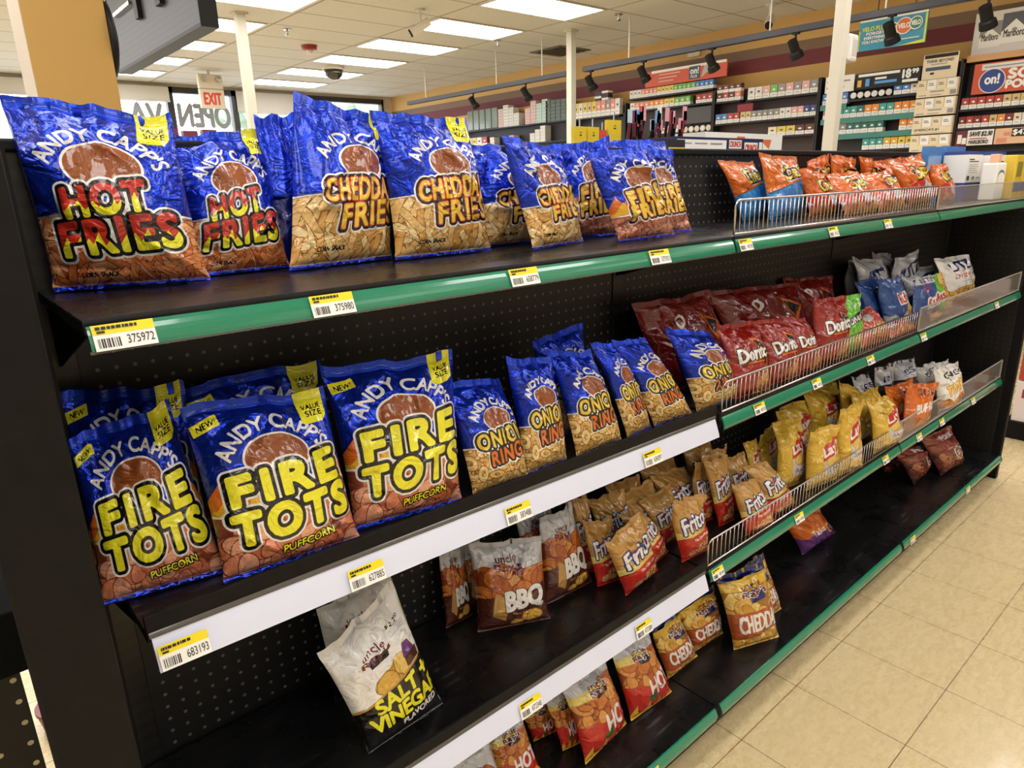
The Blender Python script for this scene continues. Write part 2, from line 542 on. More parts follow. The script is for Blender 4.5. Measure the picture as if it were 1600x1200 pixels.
# convex mirror beside the column and hanging slatted sign
MIR = thing('security_mirror', (-0.40, 3.15, 2.22), 'round black backed mirror sticking out beside the yellow column', 'mirror')
MB().lathe((-0.41, 3.15, 2.22), [(0.18, 0.0), (0.19, 0.015), (0.18, 0.03), (0.10, 0.052), (0.01, 0.058)], DARK, 32, 'x').build('shell', MIR, smooth=True)
MB().box(-0.41, -0.39, 3.13, 3.17, 2.18, 2.26, DARK).build('bracket', MIR)
SLAT = mat('slatted_black_board', '45464b', 0.5)
n = N(SLAT)
s = n.sep(n.pos())
w = n.math('FRACT', n.math('MULTIPLY', s[2], 28.0))
n.link(n.ramp(w, [(0.0, '2c2d31'), (0.42, '3d3e43'), (0.5, '1d1e21'), (0.58, '3d3e43'), (1.0, '2c2d31')]), n.b.inputs['Base Color'])
sg = thing('hanging_sign', (0.15, 4.2, H), 'black slatted hanging sign with raised letters beside the yellow column', 'sign')
b = MB().box(0.11, 0.20, 3.2, 5.16, 2.37, 2.98, SLAT, 0)
b.build('board', sg)
b = MB()
b.box(0.105, 0.205, 3.195, 5.165, 2.35, 2.37, DARK)
b.box(0.105, 0.205, 3.195, 3.2, 2.37, 2.98, DARK)
b.box(0.105, 0.205, 5.16, 5.165, 2.37, 2.98, DARK)
b.box(0.105, 0.205, 3.195, 5.165, 2.98, 3.0, DARK)
b.build('frame', sg)
MB().box(0.08, 0.11, 4.28, 4.36, 2.58, 2.9, DARK).box(0.08, 0.11, 4.08, 4.6, 2.84, 2.92, DARK).build('letter', sg)
MB().box(0.08, 0.11, 3.78, 3.88, 2.57, 2.9, DARK).box(0.08, 0.11, 3.55, 4.0, 2.84, 2.92, DARK).build('letter', sg)
MB().box(0.08, 0.11, 4.46, 4.92, 2.69, 2.715, CHROME).build('letter', sg)  # bright bar stands in for a letter's lit top edge
for y in (3.5, 4.9):
    MB().tube([(0.155, y, 3.0), (0.155, y, H)], 0.01, DARK).build('hanger', sg)

# ------------------------------------------------------------------ gondola shelving
SW = 1.2192
BACK = 0.085
# back panels, uprights, cap rail
for k in range(3):
    x = -SW + k * SW
    p = MB().box(x + 0.0195, x + SW - 0.0195, BACK, BACK + 0.012, 0.01, 1.535, PEG).build('back_panel')
    tag(p, ['black pegboard back panel behind the blue snack bags', 'black pegboard back panel behind the wire fenced middle section', 'black pegboard back panel of the far right section'][k], 'panel', 'pegboard back panels')
SLOT = mat('slotted_black_steel', '15120f', 0.4)
n = N(SLOT)
s = n.sep(n.pos())
fz = n.math('FRACT', n.math('DIVIDE', n.math('ADD', s[2], 10), 0.0254))
a = n.math('LESS_THAN', n.math('ABSOLUTE', n.math('SUBTRACT', fz, 0.5)), 0.22)
n.link(n.mix(a, lin('15120f'), lin('030303')), n.b.inputs['Base Color'])
for k in range(4):
    x = -SW + k * SW
    u = MB().box(x - 0.02, x + 0.02, BACK - 0.004, BACK + 0.05, 0.0, 1.54, SLOT, 0.002).build('upright')
    tag(u, ['black slotted upright by the left end panel', 'black slotted upright between the left and middle sections', 'black slotted upright between the middle and right sections', 'black slotted upright at the right end panel'][k], 'post', 'slotted shelf uprights')
cp = MB().box(-SW - 0.05, 2 * SW + 0.05, BACK - 0.012, BACK + 0.058, 1.535, 1.552, BLACK, 0.004).build('top_rail')
tag(cp, 'black cap rail along the top edge of the shelving', 'rail')
# end panels
ep = thing('end_panel', (-1.3, -0.1, 0), 'solid black end panel at the left edge of the photo', 'panel')
MB().box(-1.347, -1.272, -0.305, 0.14, 0, 1.555, BLACK, 0.004).build('panel_sheet', ep)
MB().box(-1.272, -1.2405, -0.02, 0.14, 0.02, 1.54, BLACK).build('pegboard_liner', ep)
ep = thing('end_panel', (2.46, -0.1, 0), 'black perforated end panel at the far right end of the shelves', 'panel')
MB().box(2.467, 2.50, -0.275, 0.14, 0, 1.555, BLACK, 0.004).build('panel_sheet', ep)
MB().box(2.459, 2.467, -0.235, 0.1, 0.02, 1.54, PEGE).build('pegboard_liner', ep)

def channel_profile(yf, z0, dz, dy, bulge, t=0.004):
    """price channel: front face leaning out towards its lower edge"""
    fr = []
    for i in range(7):
        q = i / 6
        b_ = bulge * 4 * q * (1 - q)
        fr.append((yf - dy * q - b_, z0 - dz * q - 0.25 * b_))
    return fr + [(y + t, z) for y, z in reversed(fr)]

def rail_point(yf, z0, dz, dy, bulge, q):
    b_ = bulge * 4 * q * (1 - q)
    return yf - dy * q - b_, z0 - dz * q - 0.25 * b_

def make_shelf(x0, x1, yf, z0, z1, style, label):
    """z0 at x0 end, z1 at x1 end"""
    t = thing('shelf', ((x0 + x1) / 2, yf / 2, z0), label, 'shelf', 'black steel shelves')
    def sk(b):
        for i, v in enumerate(b.v):
            q = (v[0] - x0) / (x1 - x0)
            b.v[i] = (v[0], v[1], v[2] + q * (z1 - z0))
        return b
    g = 0.004
    d = MB().box(x0 + g, x1 - g, yf + 0.003, BACK - 0.006, z0 - 0.016, z0 - 0.0005, DECK, 0.0012)
    sk(d).build('deck', t)
    if style == 'white':
        l = MB().box(x0 + g, x1 - g, yf - 0.001, yf + 0.006, z0 - 0.012, z0 + 0.024, BLACK, 0.0015)
        sk(l).build('front_lip', t)
        p = MB().extrude_x(channel_profile(yf - 0.001, z0 - 0.004, 0.044, 0.016, 0.001), x0 + 0.008, x1 - 0.012, WHITE_RAIL)
        sk(p).build('price_channel', t)
        p = MB().extrude_x(channel_profile(yf - 0.0015, z0 + 0.001, 0.007, 0.002, 0.001, 0.002), x0 + 0.006, x1 - 0.010, CLEAR_LIP)
        sk(p).build('channel_edge', t)
    else:
        p = MB().extrude_x(channel_profile(yf, z0 - 0.005, 0.027, 0.0115, 0.003), x0 + 0.006, x1 - 0.006, GREEN)
        sk(p).build('price_channel', t)
        e = MB().extrude_x(channel_profile(yf + 0.001, z0 + 0.001, 0.007, 0.002, 0.001, 0.002), x0 + g, x1 - g, BLACK)
        e.extrude_x(channel_profile(yf - 0.0110, z0 - 0.0315, 0.003, 0.0005, 0.0, 0.003), x0 + g, x1 - g, CLEAR_LIP)
        sk(e).build('channel_edge', t)
    for x in (x0 + 0.012, x1 - 0.012):
        br = MB().extrude_x([(yf + 0.02, z0 - 0.017), (BACK - 0.006, z0 - 0.017), (BACK - 0.006, z0 - 0.11), (yf + 0.06, z0 - 0.03)], x - 0.0015, x + 0.0015, BLACK)
        sk(br).build('bracket', t)
    return t

TOPF, MIDF, LOWF = -0.2391, -0.2353, -0.2259
ZT, ZM, ZL, ZB = 1.3528, 0.9417, 0.5259, 0.1385
names = {'T': 'top', 'M': 'middle', 'L': 'lower'}
for k in range(3):
    xa, xb = -SW + k * SW, -SW + (k + 1) * SW
    sec = ['left', 'middle', 'far right'][k]
    if k == 0:
        xa -= 0.015
    make_shelf(xa, xb, TOPF, ZT, ZT, 'green', 'top black shelf with green price rail in the %s section' % sec)
    if k == 0:
        make_shelf(xa, xb, -0.2279, 0.9638, 0.9407, 'white', 'black shelf with white price rail holding puffcorn and onion rings')
        make_shelf(xa, xb, LOWF, ZL, ZL, 'white', 'lower black shelf with white price rail holding corn chips')
    else:
        make_shelf(xa, xb, MIDF, ZM, ZM, 'green', 'second black shelf with green price rail in the %s section' % sec)
        make_shelf(xa, xb, LOWF, ZL, ZL, 'green', 'third black shelf with green price rail in the %s section' % sec)
    # base deck
    t = thing('base_deck', ((xa + xb) / 2, -0.1, 0), 'dusty black bottom deck with green edge in the %s section' % sec, 'shelf', 'bottom decks')
    d = MB().box(xa + 0.002, xb - 0.002, -0.2831, BACK - 0.006, ZB - 0.014, ZB - 0.0005, DECK, 0.001)
    d.build('deck', t)
    MB().box(xa + 0.002, xb - 0.002, -0.225, -0.21, 0.0, ZB - 0.014, BLACK).build('kick_plate', t)
    p = MB().extrude_x(channel_profile(-0.2831, ZB + 0.001, 0.028, 0.008, 0.004), xa + 0.010, xb - 0.010, GREEN)
    p.build('price_channel', t)
    e = MB()
    for x in (xa + 0.001, xb - 0.010):
        e.extrude_x(channel_profile(-0.282, ZB + 0.003, 0.034, 0.010, 0.005, 0.006), x, x + 0.009, BLACK)
    e.extrude_x(channel_profile(-0.2905, ZB - 0.027, 0.012, -0.002, 0.0, 0.006), xa + 0.002, xb - 0.002, BLACK)
    e.build('end_clip', t)

# wire fences and clear fences
def wire_fence(x0, x1, y, z, h, label, tilt=0.001):
    t = thing('wire_fence', ((x0 + x1) / 2, y, z), label, 'fence', 'wire shelf fences')
    b = MB()
    q = 0.012
    b.tube([(x0, y, z + 0.004), (x0, y - tilt * 0.8, z + h - q), (x0 + q * 0.3, y - tilt * 0.9, z + h - q * 0.3), (x0 + q, y - tilt, z + h), (x1 - q, y - tilt, z + h), (x1 - q * 0.3, y - tilt * 0.9, z + h - q * 0.3), (x1, y - tilt * 0.8, z + h - q), (x1, y, z + 0.004)], 0.0026, CHROME, 8)
    b.build('rim', t, smooth=True)
    MB().tube([(x0, y, z + 0.005), (x1, y, z + 0.005)], 0.0024, CHROME, 8).build('bottom_bar', t, smooth=True)
    nw = int((x1 - x0) / 0.0195)
    base = None
    for i in range(1, nw):
        x = x0 + (x1 - x0) * i / nw
        if base is None:
            w = MB().tube([(0, 0, 0.005), (0, -tilt, h)], 0.0014, CHROME, 6)
            base = w.build('wire', None, smooth=True)
            base.parent = t
            o = base
        else:
            o = base.copy()
            COL.objects.link(o)
            o.parent = t
        o.location = Vector((x, y, z)) - t.location
    return t
wire_fence(0.008, SW - 0.006, TOPF + 0.004, ZT, 0.076, 'chrome wire fence on the top shelf before the orange bags')
wire_fence(0.010, SW - 0.006, MIDF + 0.004, ZM, 0.076, 'chrome wire fence before the red tortilla chip bags')
wire_fence(0.006, SW - 0.006, LOWF + 0.004, ZL, 0.076, 'chrome wire fence before the yellow potato chip bags')
def clear_fence(x0, x1, y, z, h, label):
    t = thing('clear_fence', ((x0 + x1) / 2, y, z), label, 'fence', 'clear plastic shelf fences')
    b = MB()
    b.box(x0, x1, y - 0.0015, y + 0.0015, z + 0.003, z + h, PLEX)
    b.build('panel_sheet', t)
    e = MB()
    e.box(x0, x1, y - 0.0025, y + 0.0025, z + h, z + h + 0.003, PLEX_EDGE)
    e.box(x0, x1, y - 0.004, y + 0.004, z + 0.0005, z + 0.004, PLEX_EDGE)
    e.box(x1, x1 + 0.003, y - 0.0025, y + 0.0025, z + 0.001, z + h + 0.003, PLEX_EDGE)
    e.box(x0 - 0.003, x0, y - 0.0025, y + 0.0025, z + 0.001, z + h + 0.003, PLEX_EDGE)
    e.build('edge_trim', t)
clear_fence(SW + 0.006, 2 * SW - 0.01, TOPF + 0.004, ZT, 0.070, 'clear fence on the top shelf before the white cartons')
clear_fence(SW + 0.006, 2 * SW - 0.01, MIDF + 0.004, ZM, 0.082, 'clear smoked fence before the white potato chip bags')
clear_fence(SW + 0.006, 2 * SW - 0.01, LOWF + 0.004, ZL, 0.082, 'clear smoked fence before the white and orange snack bags')

# ------------------------------------------------------------------ price tags on the rails
def price_tag(x, yf, z0, dz, dy, w, h, num, label, slope=0.0):
    # plane leaning like the rail face
    q0 = Vector((x - w / 2, yf - dy - 0.0055, z0 - dz + 0.001))
    ey = Vector((0, dy, dz)).normalized()
    f = Flat().plane(q0, (1, 0, slope), ey)
    f.step = 0.00025
    f.slab(w, h, 0.0006, PAPER)
    f.rect(0, h * 0.62, w, h, YEL)
    rng = random.Random(int(num))
    # barcode
    xx = w * 0.06
    while xx < w * 0.40:
        bw = rng.choice((0.0006, 0.001, 0.0015))
        f.rect(xx, h * 0.10, xx + bw, h * 0.46, INK)
        f.k -= 1
        xx += bw + rng.choice((0.0006, 0.001, 0.0014))
    f.k += 1
    f.text(num, w * 0.52, h * 0.16, w * 0.96, h * 0.50, INK)
    # fine print line of the tag, too small to read in the photo
    xx = w * 0.06
    for _ in range(9):
        ww = rng.uniform(0.03, 0.1) * w
        f.rect(xx, h * 0.80, xx + ww * 0.8, h * 0.92, INK)
        f.k -= 1
        xx += ww
    f.rect(w * 0.07, h * 0.67, w * 0.2, h * 0.75, INK)
    tag(f.build('price_tag'), label, 'price tag', 'yellow and white price tags')
RT, RM, RL = (TOPF, ZT - 0.005, 0.027, 0.0115), (MIDF, ZM - 0.005, 0.027, 0.0115), (LOWF, ZL - 0.005, 0.027, 0.0115)
RB_ = (-0.2831, ZB + 0.001, 0.028, 0.008)
for x, num, lb in ((-1.195, '375972', 'price tag 375972 at the left end of the top rail'), (-0.953, '375980', 'price tag 375980 under the tall cheddar fries bag'), (-0.62, '658779', 'price tag under the small cheddar fries bag'), (-0.27, '375921', 'price tag under the fire fries bags')):
    price_tag(x, *RT, 0.060, 0.028, num, lb)
for x, num, lb in ((0.035, '401180', 'price tag at the left end of the wire fence on top rail'), (0.455, '401222', 'top rail price tag below the front orange bags'), (0.80, '401223', 'top rail price tag third along the wire fence')):
    price_tag(x, *RT, 0.052, 0.026, num, lb)
SLP = (0.9407 - 0.9638) / SW
for x, num, lb in ((-1.195, '683193', 'price tag 683193 at left end of the upper white rail'), (-0.94, '627885', 'price tag 627885 on the white rail under the puffcorn'), (-0.64, '583488', 'price tag on the white rail under the first onion rings'), (-0.262, '634297', 'price tag on the white rail near the onion rings end')):
    zz = 0.9638 - 0.004 + SLP * (x - 0.03 + SW)
    price_tag(x, -0.229, zz, 0.042, 0.015, 0.058, 0.031, num, lb, SLP)
for x, num, lb in ((-0.62, '672348', 'price tag on the lower white rail above the red bags'), (-0.27, '672389', 'price tag on the lower white rail above the cheddar chips')):
    price_tag(x, -0.227, ZL - 0.004, 0.042, 0.015, 0.055, 0.031, num, lb)
for x, num, lb in ((0.16, '401301', 'price tag under the first red tortilla chip bags'), (0.46, '401302', 'price tag second along the rail under the red bags'), (0.81, '401303', 'price tag below the lime green bag'), (1.245, '401304', 'price tag at the joint before the clear middle fence'), (2.07, '401305', 'price tag near the far right end of the middle rail')):
    price_tag(x, *RM, 0.050, 0.026, num, lb)
for x, num, lb in ((0.035, '401401', 'price tag at the left end of the lower green rail'), (0.46, '401402', 'price tag below the last corn chip bags'), (1.08, '401403', 'price tag just left of the lower rail joint'), (1.39, '401404', 'price tag under the orange buffalo bags'), (1.63, '401405', 'price tag under the white snack bags'), (2.01, '401406', 'price tag near the far right end of the lower green rail')):
    price_tag(x, *RL, 0.050, 0.026, num, lb)
for x, num, lb in ((-0.285, '401501', 'price tag on the bottom deck edge at the photo bottom'), (1.31, '401502', 'price tag on the bottom deck edge by the joint'), (1.94, '401503', 'price tag on the bottom deck edge at far right')):
    price_tag(x, *RB_, 0.050, 0.024, num, lb)

# ------------------------------------------------------------------ cartons on the far right of the top shelf
NAVY = mat('navy_card', '33468a', 0.5)
GREYT = mat('grey_print', '8b8f99', 0.6)
BLUE = mat('blue_card', '2f6fb8', 0.4)
def carton(x0, x1, y0, z0, h, label):
    t = MB()
    t.box(x0, x1, y0, y0 + 0.09, z0, z0 + h * 0.36, NAVY).box(x0, x1, y0, y0 + 0.09, z0 + h * 0.36, z0 + h * 0.93, PAPER).box(x0, x1, y0 + 0.002, y0 + 0.09, z0 + h * 0.93, z0 + h, NAVY)
    f = Flat().plane((x0, y0 - 0.0003, z0), (1, 0, 0), (0, 0, 1))
    w = x1 - x0
    f.rect(w * 0.12, h * 0.82, w * 0.45, h * 0.845, INK)
    f.rect(w * 0.12, h * 0.78, w * 0.75, h * 0.80, INK)
    for i in range(5):
        f.rect(w * 0.12, h * (0.56 + 0.04 * i), w * (0.75 - 0.06 * (i % 3)), h * (0.57 + 0.04 * i), GREYT)
    f.rect(w * 0.08, h * 0.41, w * 0.22, h * 0.50, INK)
    f.ell(w * 0.48, h * 0.455, w * 0.1, h * 0.035, GREYT)
    f.rect(w * 0.68, h * 0.44, w * 0.9, h * 0.47, GREYT)
    t.add(f.v, f.f, f.mats[0])
    o = t.build('carton')
    me = o.data
    k = len(me.polygons) - len(f.f)
    for i, q in enumerate(f.mi):
        m = f.mats[q]
        if m.name not in [s_.name for s_ in me.materials]:
            me.materials.append(m)
        me.polygons[k + i].material_index = [s_.name for s_ in me.materials].index(m.name)
    tag(o, label, 'box', 'white and navy cartons')
carton(2.045, 2.235, -0.06, ZT, 0.198, 'white carton with navy base next to the orange bags')
carton(2.255, 2.375, -0.11, ZT, 0.195, 'white carton with navy base second from the orange bags')
# ------------------------------------------------------------------ printed film bags: artwork engine
R_MAX = 20
def raster(pts, tris, nx, ny):
    ss = 2
    W_, H_ = nx * ss, ny * ss
    msk = np.zeros((H_, W_), bool)
    P = pts * ss + (ss - 1) / 2
    for t in tris:
        a, b, c = P[t]
        x0, x1 = int(max(0, math.floor(min(a[0], b[0], c[0])))), int(min(W_ - 1, math.ceil(max(a[0], b[0], c[0]))))
        y0, y1 = int(max(0, math.floor(min(a[1], b[1], c[1])))), int(min(H_ - 1, math.ceil(max(a[1], b[1], c[1]))))
        if x1 < x0 or y1 < y0:
            continue
        X, Y = np.meshgrid(np.arange(x0, x1 + 1), np.arange(y0, y1 + 1))
        d = (b[0] - a[0]) * (c[1] - a[1]) - (b[1] - a[1]) * (c[0] - a[0])
        if abs(d) < 1e-9:
            continue
        u = ((X - a[0]) * (c[1] - a[1]) - (Y - a[1]) * (c[0] - a[0])) / d
        v = ((b[0] - a[0]) * (Y - a[1]) - (b[1] - a[1]) * (X - a[0])) / d
        msk[y0:y1 + 1, x0:x1 + 1] |= (u >= -1e-6) & (v >= -1e-6) & (u + v <= 1 + 1e-6)
    return msk
def edt(m, R):
    big = float(R * R * 2)
    g = np.where(m, 0.0, big)
    h = g.copy()
    for d in range(1, R + 1):
        h[:, d:] = np.minimum(h[:, d:], g[:, :-d] + d * d)
        h[:, :-d] = np.minimum(h[:, :-d], g[:, d:] + d * d)
    k = h.copy()
    for d in range(1, R + 1):
        k[d:] = np.minimum(k[d:], h[:-d] + d * d)
        k[:-d] = np.minimum(k[:-d], h[d:] + d * d)
    return np.sqrt(np.minimum(k, R * R))
def sdf(msk, nx, ny):
    R = R_MAX * 2
    f = (edt(~msk, R) - edt(msk, R)) / 2
    f = f.reshape(ny, 2, nx, 2).mean((1, 3))
    g = f.copy()
    g[1:-1, 1:-1] = (4 * f[1:-1, 1:-1] + f[:-2, 1:-1] + f[2:, 1:-1] + f[1:-1, :-2] + f[1:-1, 2:]) / 8
    return g

class Art:
    """layers of scalar fields (px, positive inside) over a bag front nx x ny"""
    def __init__(s, nx, ny, base):
        s.nx, s.ny = nx, ny
        s.U, s.V = np.meshgrid(np.linspace(0, 1, nx), np.linspace(0, 1, ny))
        s.L = []
        s.mats = [base]
    def add(s, m, f):
        s.mats.append(m)
        s.L.append(np.clip(f, -R_MAX, R_MAX))
        return f
    def below(s, v):
        return (v - s.V) * (s.ny - 1)
    def rect(s, u0, v0, u1, v1):
        return np.minimum(np.minimum(s.U - u0, u1 - s.U) * (s.nx - 1), np.minimum(s.V - v0, v1 - s.V) * (s.ny - 1))
    def ell(s, cu, cv, ru, rv):
        d = np.sqrt(((s.U - cu) / ru) ** 2 + ((s.V - cv) / rv) ** 2)
        return (1 - d) * min(ru * s.nx, rv * s.ny)
    def poly(s, pts):
        p = np.array(pts) * (s.nx - 1, s.ny - 1)
        c = geometry.tessellate_polygon([[Vector((x, y, 0)) for x, y in p]])
        return sdf(raster(p, np.array(c), s.nx, s.ny), s.nx, s.ny)
    def text(s, t, u0, v0, u1, v1, rise=0.0, shear=0.0, grow=0.0, bold=0.0, rot=0.0, sp=1.0):
        """rise: right end lifted by this much v; grow: right end taller by this factor"""
        v, tr, a = text_tris(t, sp)
        x, y = v[:, 0], v[:, 1]
        g = 1 + grow * (x - 0.5)
        yy = 0.5 + (y - 0.5) * g
        pu = u0 + (u1 - u0) * x + shear * (yy - 0.5) * (v1 - v0)
        pv = v0 + (v1 - v0) * yy + rise * (x - 0.5)
        p = np.stack([pu * (s.nx - 1), pv * (s.ny - 1)], 1)
        if rot:
            c = p.mean(0)
            q = p - c
            p = c + np.stack([q[:, 0] * math.cos(rot) - q[:, 1] * math.sin(rot), q[:, 0] * math.sin(rot) + q[:, 1] * math.cos(rot)], 1)
        return sdf(raster(p, tr, s.nx, s.ny), s.nx, s.ny) + bold
    def arc(s, t, cu, cv, ru, rv, a0, a1, h, bold=0.0):
        """text along an ellipse arc, angles in degrees from a0 (left) to a1 (right)"""
        v, tr, a = text_tris(t)
        ang = np.radians(a0 + (a1 - a0) * v[:, 0])
        k = 1 + h * (v[:, 1] - 0.5)
        p = np.stack([(cu + ru * np.cos(ang) * k) * (s.nx - 1), (cv + rv * np.sin(ang) * k) * (s.ny - 1)], 1)
        return sdf(raster(p, tr, s.nx, s.ny), s.nx, s.ny) + bold
    def wavy(s, v0, amp, freq, seed):
        r = np.random.RandomState(seed)
        f = v0 + sum(amp / (k + 1) * np.sin((k + 1) * freq * s.U + r.uniform(0, 6.28)) for k in range(4))
        return (f - s.V) * (s.ny - 1)
    def flames(s, v0, amp, n, seed):
        r = np.random.RandomState(seed)
        f = np.full_like(s.U, v0)
        for k in range(n):
            c = (k + 0.5) / n + r.uniform(-0.3, 0.3) / n
            w = 0.55 / n
            hgt = amp * r.uniform(0.5, 1.2)
            x = s.U - 0.25 * (s.V - v0)
            f = np.maximum(f, v0 + hgt * (1 - np.abs(x - c) / w))
        return np.minimum((f - s.V) * (s.ny - 1) * 0.7, R_MAX)

def contour(f):
    """marching squares at 0 -> list of polylines"""
    ny, nx = f.shape
    f = np.where(np.abs(f) < 1e-4, 1e-4, f)
    sgn = f > 0
    hx = sgn[:, :-1] != sgn[:, 1:]
    vx = sgn[:-1, :] != sgn[1:, :]
    pts = {}
    jj, ii = np.nonzero(hx)
    t = f[jj, ii] / (f[jj, ii] - f[jj, ii + 1])
    for j, i, q in zip(jj, ii, t):
        pts[(0, j, i)] = (i + q, float(j))
    jj, ii = np.nonzero(vx)
    t = f[jj, ii] / (f[jj, ii] - f[jj + 1, ii])
    for j, i, q in zip(jj, ii, t):
        pts[(1, j, i)] = (float(i), j + q)
    c4 = hx[:-1].astype(int) + hx[1:] + vx[:, :-1] + vx[:, 1:]
    adj = {}
    def con(a, b):
        adj.setdefault(a, []).append(b)
        adj.setdefault(b, []).append(a)
    for j, i in zip(*np.nonzero(c4)):
        e = []
        if hx[j, i]: e.append((0, j, i))
        if vx[j, i + 1]: e.append((1, j, i + 1))
        if hx[j + 1, i]: e.append((0, j + 1, i))
        if vx[j, i]: e.append((1, j, i))
        if len(e) == 2:
            con(e[0], e[1])
        elif len(e) == 4:
            if sgn[j, i]:
                con(e[0], e[1]); con(e[2], e[3])
            else:
                con(e[0], e[3]); con(e[1], e[2])
    lines = []
    seen = set()
    starts = [k for k, v in adj.items() if len(v) == 1] + list(adj)
    for k in starts:
        if k in seen:
            continue
        ln = [k]
        seen.add(k)
        cur = k
        while True:
            nx_ = [q for q in adj[cur] if q not in seen]
            if not nx_:
                break
            cur = nx_[0]
            seen.add(cur)
            ln.append(cur)
        closed = len(ln) > 2 and k in adj[ln[-1]]
        p = [pts[q] for q in ln]
        if closed:
            p.append(p[0])
        lines.append(np.array(p))
    return lines
def simplify(p, eps):
    if len(p) < 4:
        return p
    keep = np.zeros(len(p), bool)
    keep[[0, -1]] = True
    st = [(0, len(p) - 1)]
    if np.allclose(p[0], p[-1]):
        m = len(p) // 2
        keep[m] = True
        st = [(0, m), (m, len(p) - 1)]
    while st:
        a, b = st.pop()
        if b - a < 2:
            continue
        d = p[b] - p[a]
        L = math.hypot(*d)
        q = p[a + 1:b] - p[a]
        e = np.abs(q[:, 0] * d[1] - q[:, 1] * d[0]) / L if L > 1e-9 else np.hypot(q[:, 0], q[:, 1])
        i = int(e.argmax())
        if e[i] > eps:
            keep[a + 1 + i] = True
            st += [(a, a + 1 + i), (a + 1 + i, b)]
    return p[keep]

SEAL_B, SEAL_T = 0.035, 0.94
def tessellate(A, gu, gv):
    """constrained triangulation of all layer outlines + deformation grid"""
    nx, ny = A.nx, A.ny
    vs, es = [], []
    def chain(p, closed=False):
        b = len(vs)
        vs.extend(Vector((float(x), float(y))) for x, y in p)
        es.extend((b + i, b + i + 1) for i in range(len(p) - 1))
    gx = np.linspace(0, nx - 1, gu)
    gy = np.linspace(0, ny - 1, gv)
    for y in (0, ny - 1, SEAL_B * (ny - 1), SEAL_T * (ny - 1)):
        chain([(x, y) for x in gx])
    for x in (0, nx - 1):
        chain([(x, y) for y in gy])
    vs.extend(Vector((x, y)) for x in gx[1:-1] for y in gy[1:-1])
    for k, f in enumerate(A.L):
        upper = A.L[k + 1:]
        cov = np.max(upper, axis=0) if upper else None
        for ln in contour(f):
            ln = simplify(ln, 0.22)
            if len(ln) < 2:
                continue
            if cov is None:
                chain(ln)
                continue
            c = cov[np.clip(np.rint(ln[:, 1]).astype(int), 0, ny - 1), np.clip(np.rint(ln[:, 0]).astype(int), 0, nx - 1)]
            cv = c > 2.0
            run = []
            for i in range(len(ln) - 1):
                if cv[i] and cv[i + 1]:
                    if len(run) > 1:
                        chain(run)
                    run = []
                    continue
                if not run:
                    run = [ln[i]]
                run.append(ln[i + 1])
            if len(run) > 1:
                chain(run)
    r = geometry.delaunay_2d_cdt(vs, es, [], 0, 1e-4)
    P = np.array([(v[0], v[1]) for v in r[0]])
    T = np.array([f for f in r[2] if len(f) == 3], int)
    c = P[T].mean(1)
    ar = (P[T[:, 1], 0] - P[T[:, 0], 0]) * (P[T[:, 2], 1] - P[T[:, 0], 1]) - (P[T[:, 1], 1] - P[T[:, 0], 1]) * (P[T[:, 2], 0] - P[T[:, 0], 0])
    T = T[np.abs(ar) > 1e-7]
    c = P[T].mean(1)
    ar = ar[np.abs(ar) > 1e-7]
    T[ar < 0] = T[ar < 0][:, ::-1]
    x, y = np.clip(c[:, 0], 0, nx - 1.001), np.clip(c[:, 1], 0, ny - 1.001)
    i, j = x.astype(int), y.astype(int)
    tx, ty = x - i, y - j
    mi = np.zeros(len(T), int)
    for k, f in enumerate(A.L):
        val = (f[j, i] * (1 - tx) + f[j, i + 1] * tx) * (1 - ty) + (f[j + 1, i] * (1 - tx) + f[j + 1, i + 1] * tx) * ty
        mi[val > 0] = k + 1
    UV = P / (nx - 1, ny - 1)
    return np.clip(UV, 0, 1), T, mi, c[:, 1] / (ny - 1)

# ---- film and food materials
def film(name, color, rough=0.24, metal=0.0, coat=0.8, crinkle=1.0):
    m = mat('film_' + name, color, rough * 0.75, metal * 0.4, 0.75, 0.3)
    m.node_tree.nodes['Principled BSDF'].inputs['Coat Roughness'].default_value = 0.035
    if 'crk' in m:
        return m
    m['crk'] = 1
    n = N(m)
    crinkle_bump(n, crinkle)
    return m
def crinkle_bump(n, k):
    uv = n.uv()
    a = n.noise(uv, 2.2, 3, 1.6, 0.5)
    b = n.noise(uv, 7.0, 2, 0.8, 0.5)
    r1 = n.math('ABSOLUTE', n.math('SUBTRACT', a.outputs[0], 0.5))
    r2_ = n.math('ABSOLUTE', n.math('SUBTRACT', b.outputs[0], 0.5))
    h = n.math('ADD', n.math('MULTIPLY', r1, 1.0), n.math('MULTIPLY', r2_, 0.09))
    n.bump(h, 0.7 * k, 0.016)
def food(name, tones, gap):
    """printed photo of the snack: three tones and a dark gap, with fine grain"""
    out = []
    for i, c in enumerate([gap] + list(tones)):
        m = mat('food_%s_%d' % (name, i), c, 0.25, 0, 0.8, 0.3)
        if 'crk' not in m:
            m['crk'] = 1
            m.node_tree.nodes['Principled BSDF'].inputs['Coat Roughness'].default_value = 0.04
            n = N(m)
            g = n.noise(n.uv(), 16, 4)
            k = n.math('MULTIPLY_ADD', g.outputs[0], 0.9, 0.55)
            n.link(n.mix(1.0, lin(c), n.ramp(g.outputs[0], [(0.25, 'd4d4d4'), (0.75, 'ffffff')]), 'MULTIPLY'), n.b.inputs['Base Color'])
            crinkle_bump(n, 1.0)
        out.append(m)
    return out
